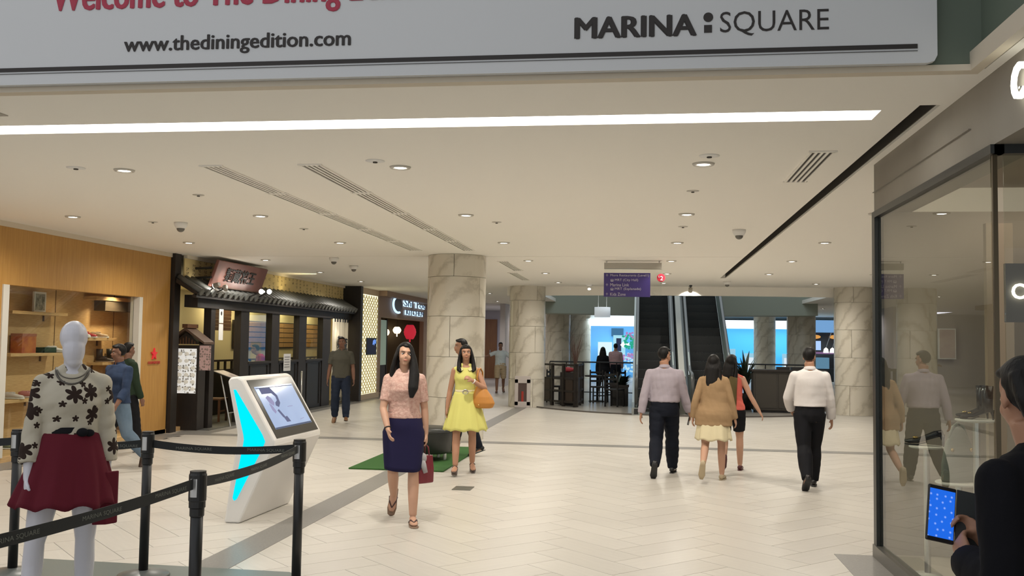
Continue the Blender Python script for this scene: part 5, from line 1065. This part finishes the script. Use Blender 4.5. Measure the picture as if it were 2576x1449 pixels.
# ------------------------------------------------------------------ the people of the photograph
def longhair(l=.42, w=.085, front=None, z0=.03):
    out = [('lock', [(0, .06, z0), (0, .095, -.08), (0, .105, -.08-l*.5), (0, .09, -.08-l)], [(.07, .03), (w, .03), (w*.95, .028), (w*.6, .015)])]
    for s in (-1, 1):
        f = front is not None and s in front
        out.append(('lock', [(s*.055, .015, .07), (s*.09, .02 if not f else .015, -.03), (s*.103, .03 if not f else .012, -.13), (s*.108, .05 if not f else -.03, -.15-l*.38), (s*.09, .06 if not f else -.07, -.12-l*.66)], [(.03, .035), (.022, .045), (.028, .042), (.036, .034), (.018, .014)]))
    return tuple(out)
C_pink = cloth('pink_sequin', (.47, .27, .22), .45, .8, (.62, .42, .35), 45)
# woman in pink
pw = person('long haired woman in a pink blouse and navy skirt walking with a burgundy bag', (-2.17, 8.62, 0), 12, 1.635, 'f', SKL, legs=((-5, 44, 72), (8, 2, 0)), arms=((14, 9, 24, -14), (-6, 9, 8, 4)), head=(10, -4, 5), vox=.0072, hair='long', parts=longhair(.40, .07, front=(1,))+(
    ('lock', [(.04, -.02, .08), (.085, -.03, -.04), (.105, -.075, -.2), (.10, -.115, -.34), (.09, -.12, -.44)], [(.03, .04), (.035, .05), (.05, .045), (.05, .035), (.02, .015)]),
    ('top', 'blouse', C_pink, .018, .985, 1.415, .34, .012, .01), ('skirt', cloth('navy', (.013, .011, .045), .8, .2), 1.045, .50, .168, .140, 2, .012, 0, 'pencil_skirt'), ('belt', cloth('black_band', (.008, .008, .012)), 1.03, .03, 'waistband')), shoe=('flip', (.20, .125, .08)), abd=(1, 2), curl=(26, 55))
a = pw.arm[0][2]; br = MB(); dv = pw.arm[0][3]; u_ = dv.orthogonal().normalized(); w_ = dv.cross(u_); br.tube([a-dv*.02+u_*.027*math.cos(q)+w_*.027*math.sin(q) for q in np.linspace(0, 2*PI, 19)], [.005]*19, 6); br.build('bracelet', M_black, pw.root, True)
def carry(P, i, drop=0.0): h = P.hands[i]; return P.world(h[0]) - Vector((0, 0, drop))
def tote(loc, rot, w, d, h, mt, label, strap=.16, name='handbag', hw=None):
    t = thing(name, label, 'bag', loc, rot); mb = MB(); z0 = -strap-h
    mb.rings([[(sx*w*q, sy*d*q2, z0+h*z) for sx, sy in ((-1, -1), (-.5, -1.15), (0, -1.2), (.5, -1.15), (1, -1), (1, 1), (.5, 1.15), (0, 1.2), (-.5, 1.15), (-1, 1))] for z, q, q2 in ((0, .92, .9), (.03, 1, 1), (.5, 1.02, 1.05), (.97, .94, .8), (1, .92, .78))]); mb.build('body', mt, t, bevel=.006)
    for s in (-1, 1): MB().tube([(-w*.5, s*d*.7, z0+h*.95), (-w*.42, s*d*.5, z0+h+strap*.6), (0, 0, z0+h+strap), (w*.42, s*d*.5, z0+h+strap*.6), (w*.5, s*d*.7, z0+h*.95)], [.007]*5, 8).build('handle', mt, t, True)
    MB().tube([(-w*.9, 0, z0+h), (w*.9, 0, z0+h)], [.005]*2, 6).build('zip', M_steel, t); return t
hp = carry(pw, 1); tote((hp.x, hp.y, hp.z), .9, .085, .05, .25, pmat('burgundy', (.16, .015, .025), .4), 'burgundy bag hanging from the hand of the woman in pink', .12)
sfc = thing('silk_scarf', 'grey scarf tied to the top of the burgundy bag', 'scarf', (hp.x, hp.y-.03, hp.z-.14)); MB().ell((0, -.02, .0), (.045, .03, .05)).build('knot', pmat('scarf_grey', (.35, .33, .33), .6), sfc, True); MB().tube([(0, -.03, .0), (.02, -.05, -.06), (.045, -.055, -.13)], [(.02, .01), (.028, .008), (.02, .005)], 10).build('tail', MATS['scarf_grey'], sfc, True)

# woman in yellow
C_yel = cloth('yellow', (.60, .57, .17), .75, .25)
yw = person('woman with a black fringe in a pale yellow dress carrying an orange shoulder bag', (-2.22, 11.95, 0), 10, 1.585, 'f', SKM, legs=((16, 4, 0), (-7, 12, 12)), arms=((-6, 12, 14, 8), (0, 0, 0, 0)), wr=(None, ((.085, -.20, 1.23), (.8, .25, -.75))), head=(4, -6, -2), vox=.0078, hair='bangs', parts=longhair(.24, .08, front=(1, -1))+(
    ('top', 'bodice', C_yel, .013, 1.0, 1.395, 0, 0), ('skirt', C_yel, 1.07, .555, .285, .225, 9, .055, .01, 'flared_skirt'), ('belt', cloth('cream_belt', (.62, .55, .33)), 1.07, .05, 'belt', M_steel)), shoe=('heel', (.07, .045, .035)), abd=(3, 2), curl=(30, 70))
for s in (-1, 1): cl = MB(); cl.add([yw.g(yw.T(v)) for v in ((s*.03, -.088, 1.375), (s*.075, -.075, 1.40), (s*.085, -.085, 1.36), (s*.05, -.10, 1.35))], [(0, 1, 2, 3)]); cl.build('collar_flap', cloth('pale_collar', (.68, .64, .32)), yw.root, solid=.004)
a = yw.arm[1][2]; dv = yw.arm[1][3]; u_ = dv.orthogonal().normalized(); w_ = dv.cross(u_); br = MB(); br.tube([a-dv*.03+u_*.026*math.cos(q)+w_*.026*math.sin(q) for q in np.linspace(0, 2*PI, 19)], [.006]*19, 6); br.build('bracelet', M_white, yw.root, True)
ob_ = thing('shoulder_bag', 'large orange leather hobo bag under the arm of the woman in yellow', 'bag', yw.world((.20, -.07, 0)), math.radians(-10)); M_or = pmat('orange_leather', (.42, .17, .025), .45, noise=(3, (.48, .20, .03)))
mb = MB(); mb.rings([[(w_*math.cos(a)+dx, d_*math.sin(a), z) for a in np.linspace(0, 2*PI, 29)[:-1]] for z, w_, d_, dx in ((.825, .10, .05, .02), (.835, .135, .075, .02), (.89, .155, .09, .025), (.97, .13, .08, .015), (1.05, .085, .055, 0), (1.11, .045, .03, -.02), (1.145, .02, .016, -.03))]); obj('body', remesh(mb, .008, 3), M_or, ob_)
MB().tube([(-.03, 0, 1.13), (-.055, -.02, 1.2), (-.05, .02, 1.30), (-.04, .06, 1.325), (-.03, .12, 1.27), (.0, .06, 1.1)], [(.012, .006)]*6, 8).build('strap', M_or, ob_, True); MB().ell((.0, -.085, .87), (.01, .006, .01)).build('stud', M_gold, ob_, True)

C_nav = cloth('dark_navy', (.006, .008, .015), .8, .25); C_blk = cloth('black', (.007, .007, .009), .8, .3)
mbh = person('man in dark trousers walking left behind the woman in yellow', (-2.60, 13.85, .018), -72, 1.67, 'm', SKM, lean=4, legs=((10, 5, 0), (-9, 14, 18)), arms=((14, 10, 12, 4), (-22, 10, 10, 6)), vox=.010, parts=(('top', 'shirt', cloth('pale_shirt', (.55, .52, .48)), .016, .96, 1.42, 1.0, .0), ('trousers', C_nav, .014, 1.0)), shoe=('dress', (.012, .010, .010)))
fm = person('distant man in a pale blue shirt and beige shorts with one arm stretched out', (-4.66, 31.3, 0), 10, 1.66, 'm', SKD, legs=((10, 4, 0), (-10, 30, 40)), arms=((30, 62, 20, 70), (30, 40, 70, 10)), vox=.012, parts=(('top', 'shirt', cloth('pale_blue', (.45, .50, .52)), .022, .86, 1.42, .34, .03), ('trousers', cloth('beige', (.36, .28, .18)), .022, .5, 'shorts')), shoe=('flip', (.06, .05, .04)))
gm_ = person('man in a dark olive shirt and jeans standing before the restaurant', (-6.0, 18.65, 0), 14, 1.66, 'm', SKD, legs=((4, 18, 30), (5, 2, 0)), arms=((0, 11, 10, 8), (2, 11, 14, 6)), head=(-6, -8, -4), vox=.0095, parts=(('top', 'shirt', cloth('olive', (.085, .082, .065), .9, .4), .022, .86, 1.42, .34, .03, .01), ('collar', cloth('olive', (.085, .082, .065))), ('trousers', cloth('jeans_dark', (.020, .028, .05), .9, .3), .014, 1.0)), shoe=('trainer', (.20, .10, .045)))
C_den = cloth('denim', (.022, .036, .075), .9, .5, (.035, .055, .105), 12)
dm_ = person('man in a denim shirt and faded jeans striding past the shoe shop window', (-6.56, 11.35, 0), -22, 1.57, 'm', SKD, legs=((14, 5, 0), (-12, 30, 52)), arms=((-12, 10, 12, 6), (16, 10, 22, 4)), head=(-30, 4, 0), vox=.0085, wide=1.08, parts=(('top', 'denim_shirt', C_den, .020, .90, 1.42, .84, .012, .012), ('collar', C_den), ('trousers', cloth('faded_jeans', (.10, .15, .21), .9, .5, (.16, .22, .29), 6), .014, 1.0)), shoe=('trainer', (.05, .03, .022)))
pb_ = person('person in dark green mostly hidden behind the man in denim', (-7.37, 13.0, 0), 150, 1.58, 'm', SKD, vox=.012, parts=(('top', 'jacket', cloth('dark_green', (.02, .035, .02)), .03, .88, 1.44, 1.0, .01), ('trousers', C_blk, .014, 1.0)), shoe=('trainer', (.03, .03, .03)))

# the group walking away
C_lav = cloth('lavender', (.38, .335, .375), .85, .45, None, 7)
lm = person('man in a lavender grey shirt and black trousers walking away holding a phone', (.27, 12.45, 0), 176, 1.655, 'm', SKM, legs=((22, 9, 0), (-16, 30, 60)), arms=((12, 13, 10, 14), (-8, 14, 10, 9)), head=(-40, 6, 0), vox=.0085, wide=1.06, parts=(('top', 'shirt', C_lav, .026, .985, 1.42, 1.0, .012, .008), ('collar', C_lav), ('trousers', C_nav, .016, 1.0, 'trousers', M_black)), shoe=('dress', (.010, .010, .012)), abd=(1, 1))
def phone(loc, rot, label, mt_screen=None):
    t = thing('phone', label, 'phone', loc); t.rotation_euler = rot; B(-.038, .038, -.0045, .0045, -.075, .075).build('case', M_black, t, bevel=.004); B(-.034, .034, -.0055, -.0045, -.064, .064).build('screen', mt_screen or pmat('phone_off', (.01, .01, .012), .1), t); return t
q = carry(lm, 0); phone((q.x+.01, q.y, q.z-.03), (.2, .1, 1.3), 'small black phone in the right hand of the man in lavender')
C_tan = cloth('tan_knit', (.33, .215, .115), .95, .5, None, 14); 
twm = person('long haired woman in a tan cardigan and cream skirt walking away', (.86, 12.1, 0), 172, 1.535, 'f', SKL, legs=((9, 3, 0), (-10, 46, 68)), arms=((2, 15, 8, 12), (-14, 16, 26, 8)), head=(-10, 3, 0), vox=.0082, wide=1.05, hair='long', parts=longhair(.40, .085)+(('top', 'cardigan', C_tan, .030, .74, 1.42, 1.0, .012, .05), ('skirt', cloth('cream', (.66, .58, .38)), .95, .55, .235, .20, 7, .06, 0, 'cream_skirt')), shoe=('flat', (.45, .36, .23)), abd=(2, 2))
cg = person('woman with a coral top and bare arm walking away beside the tan cardigan', (1.17, 13.05, 0), 176, 1.535, 'f', SKL, legs=((12, 4, 0), (-16, 38, 55)), arms=((-8, 24, 8, 30), (10, 8, 10, 2)), head=(-38, 4, 0), vox=.0085, hair='long', parts=longhair(.26, .08)+(('top', 'coral_top', cloth('coral', (.60, .13, .10), .85, .3), .016, .90, 1.40, 0, 0, .01), ('trousers', C_blk, .014, .34, 'black_shorts')), shoe=('flat', (.09, .02, .022)))
sc1 = MB(); sc1.tube([cg.g(cg.T(v)) for v in ((-.02, .115, 1.38), (.02, .125, 1.2), (.03, .13, 1.0), (.02, .14, .85))], [(.05, .02), (.075, .025), (.08, .022), (.06, .012)], 14); sc1.build('olive_scarf', cloth('olive_scarf', (.10, .075, .03)), cg.root, True)
C_wht = cloth('white_shirt', (.66, .62, .60), .85, .5, None, 7)
wm = person('man in a white shirt and black trousers walking away on the right', (1.95, 11.75, 0), 178, 1.645, 'm', SKM, legs=((15, 10, 0), (-13, 24, 48)), arms=((4, 12, 12, 6), (10, 16, 42, -14)), head=(-24, 4, 0), vox=.0085, wide=1.0, parts=(('top', 'shirt', C_wht, .026, .985, 1.42, 1.0, .016, .008), ('collar', C_wht), ('trousers', C_blk, .014, 1.0, 'trousers', M_black)), shoe=('dress', (.012, .011, .010)), abd=(-3, -1))
# far couple
person('distant woman with long black hair in black walking past the cafe', (-1.28, 30.8, 0), 176, 1.56, 'f', SKL, vox=.012, hair='long', parts=longhair(.36, .09)+(('top', 'black_coat', C_blk, .035, .75, 1.42, 1.0, .02, .04), ('trousers', C_blk, .014, 1.0)), shoe=('flat', (.01, .01, .01)))
person('distant man in a pink shirt and dark trousers beyond the cafe', (-.95, 33.4, 0), 178, 1.68, 'm', SKM, vox=.012, parts=(('top', 'pink_shirt', cloth('pink_shirt', (.55, .36, .37)), .024, .97, 1.42, 1.0, .01), ('trousers', C_nav, .014, 1.0)), shoe=('dress', (.01, .01, .01)))
# diner
person('diner in a red top bending inside the restaurant window', (-8.45, 20.9, .012), -60, 1.60, 'm', SKD, vox=.012, lean=28, arms=((35, 10, 40, 5), (30, 10, 45, 5)), parts=(('top', 'red_top', cloth('diner_red', (.30, .02, .03)), .02, .92, 1.42, .34, .02), ('trousers', C_blk, .014, 1.0)), shoe=('flat', (.01, .01, .01)))
# person with the phone close to the camera
C_ink = cloth('ink_black', (.004, .004, .006), .9, .3)
rp = person('person in a black sweater close to the camera looking down at a lit phone', (1.125, 2.80, 0), -150, 1.63, 'm', SKM, lean=9, legs=((3, 2, 0), (-2, 3, 0)), wr=(((.02, -.225, 1.135), (-.7, .2, -.8)), ((.135, -.205, 1.085), (.35, .45, -1))), hand_dir=((.35, -.75, .45), (-.35, -.7, .55)), head=(-22, 12, 0), vox=.0075, curl=(62, 55), parts=(('lock', [(0, .05, .06), (0, .085, -.03), (0, .085, -.09)], [(.08, .04), (.082, .04), (.06, .025)]), ('top', 'black_sweater', C_ink, .032, .84, 1.425, 1.0, .018, .01), ('trousers', C_blk, .014, 1.0)), shoe=('trainer', (.01, .01, .01)))
def phone_screen():
    mt = pmat('phone_screen', (.01, .01, .02), .1, emit=(.02, .16, .75), es=1.1); nt = mt.node_tree; b = nt.nodes['Principled BSDF']; tc = node(nt, 'ShaderNodeTexCoord'); v = node(nt, 'ShaderNodeTexVoronoi', voronoi_dimensions='2D'); v.inputs['Scale'].default_value = 52; v.inputs['Randomness'].default_value = .6; mp = node(nt, 'ShaderNodeMapping'); mp.inputs['Rotation'].default_value = (PI/2, 0, 0); nt.links.new(tc.outputs['Object'], mp.inputs[0])
    nt.links.new(mp.outputs[0], v.inputs[0]); r = node(nt, 'ShaderNodeValToRGB'); e = r.color_ramp.elements; e[0].position = .02; e[0].color = (.30, .45, .95, 1); e[1].position = .20; e[1].color = (.012, .13, .72, 1); nt.links.new(v.outputs['Distance'], r.inputs[0]); nt.links.new(r.outputs[0], b.inputs['Emission Color']); return mt
ph = phone((.87, 3.0, 1.165), (-.30, .20, .12), 'phone with a glowing blue screen held by the person in black', phone_screen()); ph.scale = (1.1, 1.1, 1.1)
B(.042, .118, .0, .006, -.075, .075).build('flip_cover', pmat('cover_grey', (.05, .055, .055), .6), ph)

# ------------------------------------------------------------------ mannequin
def blouse_mat():
    mt = pmat('floral_blouse', (.5, .46, .37), .8, spec=.2); nt = mt.node_tree; b = nt.nodes['Principled BSDF']; tc = node(nt, 'ShaderNodeTexCoord'); sx = node(nt, 'ShaderNodeSeparateXYZ'); nt.links.new(tc.outputs['Object'], sx.inputs[0])
    ay = node(nt, 'ShaderNodeMath', operation='MULTIPLY_ADD'); ay.inputs[1].default_value = .55; nt.links.new(sx.outputs[1], ay.inputs[0]); nt.links.new(sx.outputs[0], ay.inputs[2])
    cb = node(nt, 'ShaderNodeCombineXYZ'); nt.links.new(ay.outputs[0], cb.inputs[0]); nt.links.new(sx.outputs[2], cb.inputs[1]); masks = []
    def M(op, a, c=None, v=None):
        n = node(nt, 'ShaderNodeMath', operation=op); nt.links.new(a, n.inputs[0])
        if c is not None: nt.links.new(c, n.inputs[1])
        if v is not None: n.inputs[1].default_value = v
        return n.outputs[0]
    for sc, rr, pet, off in ((6.2, .30, 6, 0.0), (10.5, .20, 5, 3.3)):
        mp = node(nt, 'ShaderNodeMapping'); mp.inputs['Location'].default_value = (off, off*.7, 0); nt.links.new(cb.outputs[0], mp.inputs[0])
        v = node(nt, 'ShaderNodeTexVoronoi', voronoi_dimensions='2D'); v.inputs['Scale'].default_value = sc; v.inputs['Randomness'].default_value = .75; nt.links.new(mp.outputs[0], v.inputs['Vector'])
        df = node(nt, 'ShaderNodeVectorMath', operation='SUBTRACT'); nt.links.new(mp.outputs[0], df.inputs[0]); nt.links.new(v.outputs['Position'], df.inputs[1]); s2 = node(nt, 'ShaderNodeSeparateXYZ'); nt.links.new(df.outputs[0], s2.inputs[0])
        an = M('MULTIPLY', M('ARCTAN2', s2.outputs[0], s2.outputs[1]), v=pet/2); pe = M('ABSOLUTE', M('COSINE', an)); lim = M('MULTIPLY', M('ADD', M('MULTIPLY', pe, v=.55), v=.45), v=rr); mk = M('LESS_THAN', v.outputs['Distance'], lim)
        cr_ = node(nt, 'ShaderNodeSeparateColor'); nt.links.new(v.outputs['Color'], cr_.inputs[0]); masks.append(M('MULTIPLY', mk, M('GREATER_THAN', cr_.outputs[0], v=.30)))
    al = M('MAXIMUM', masks[0], masks[1]); mx = node(nt, 'ShaderNodeMixRGB'); mx.inputs[1].default_value = (.50, .455, .36, 1); mx.inputs[2].default_value = (.028, .016, .012, 1); nt.links.new(al, mx.inputs[0]); nt.links.new(mx.outputs[0], b.inputs['Base Color']); return mt
C_mar = cloth('maroon', (.115, .012, .022), .9, .3)
mn = person('white faceless mannequin wearing a floral blouse and maroon flared skirt', (-3.15, 4.98, .022), 30, 1.69, 'f', pmat('mannequin_white', (.62, .61, .66), .28), legs=((7, 2, 8), (-3, 2, 8)), arms=((4, 8, 12, 2), (-8, 6, 10, 3)), head=(8, 0, 0), vox=.0068, mannequin=True, name='mannequin', cat='mannequin', hair=None, abd=(9, 1), curl=(14, 14), parts=(('top', 'floral_blouse', blouse_mat(), .014, 1.06, 1.405, .84, .022, .0), ('skirt', C_mar, 1.085, .685, .262, .215, 10, .045, -.01, 'flared_skirt'), ('belt', C_blk, 1.085, .055, 'belt')), shoe=('none', (0, 0, 0)))
pn_ = MB(); pn_.rings([[mn.g((x+.0, -.02+y_, z)) for x, y_ in ((.13, -.05), (.20, -.06), (.255, -.02), (.26, .0), (.20, -.03), (.13, -.02))] for z in (.86, .72, .60, .575, .57)]); pn_.build('skirt_panel', C_mar, mn.root, bevel=.01)
bw_ = MB(); bw_.ell(mn.g((.065, -.098, 1.085)), (.03, .016, .024)); bw_.ell(mn.g((.10, -.085, 1.08)), (.026, .014, .02)); bw_.build('bow', C_blk, mn.root, True)
nk = MB()
for j in range(2): nk.tube([mn.g(mn.T((.078*math.cos(a)*(1+.1*j), .01+.080*math.sin(a) - (.022 if math.sin(a) < 0 else 0), 1.435-(.055+.03*j)*max(0, -math.sin(a))))) for a in np.linspace(0, 2*PI, 33)], [.0035, .006][j:j+1]*33, 6)
nk.build('necklace', pmat('necklace', (.10, .09, .075), .4, metal=.5), mn.root, True)
pf = MB(); pf.prism([(-4.35, 4.4), (-2.45, 4.4), (-2.38, 4.47), (-2.38, 6.50), (-2.45, 6.56), (-4.35, 6.60)], 'z', .0, .022); o = pf.build('display_platform', pmat('platform_grey', (.10, .125, .115), .35), bevel=.004); tag(o, 'low grey green display platform under the mannequin', 'platform')
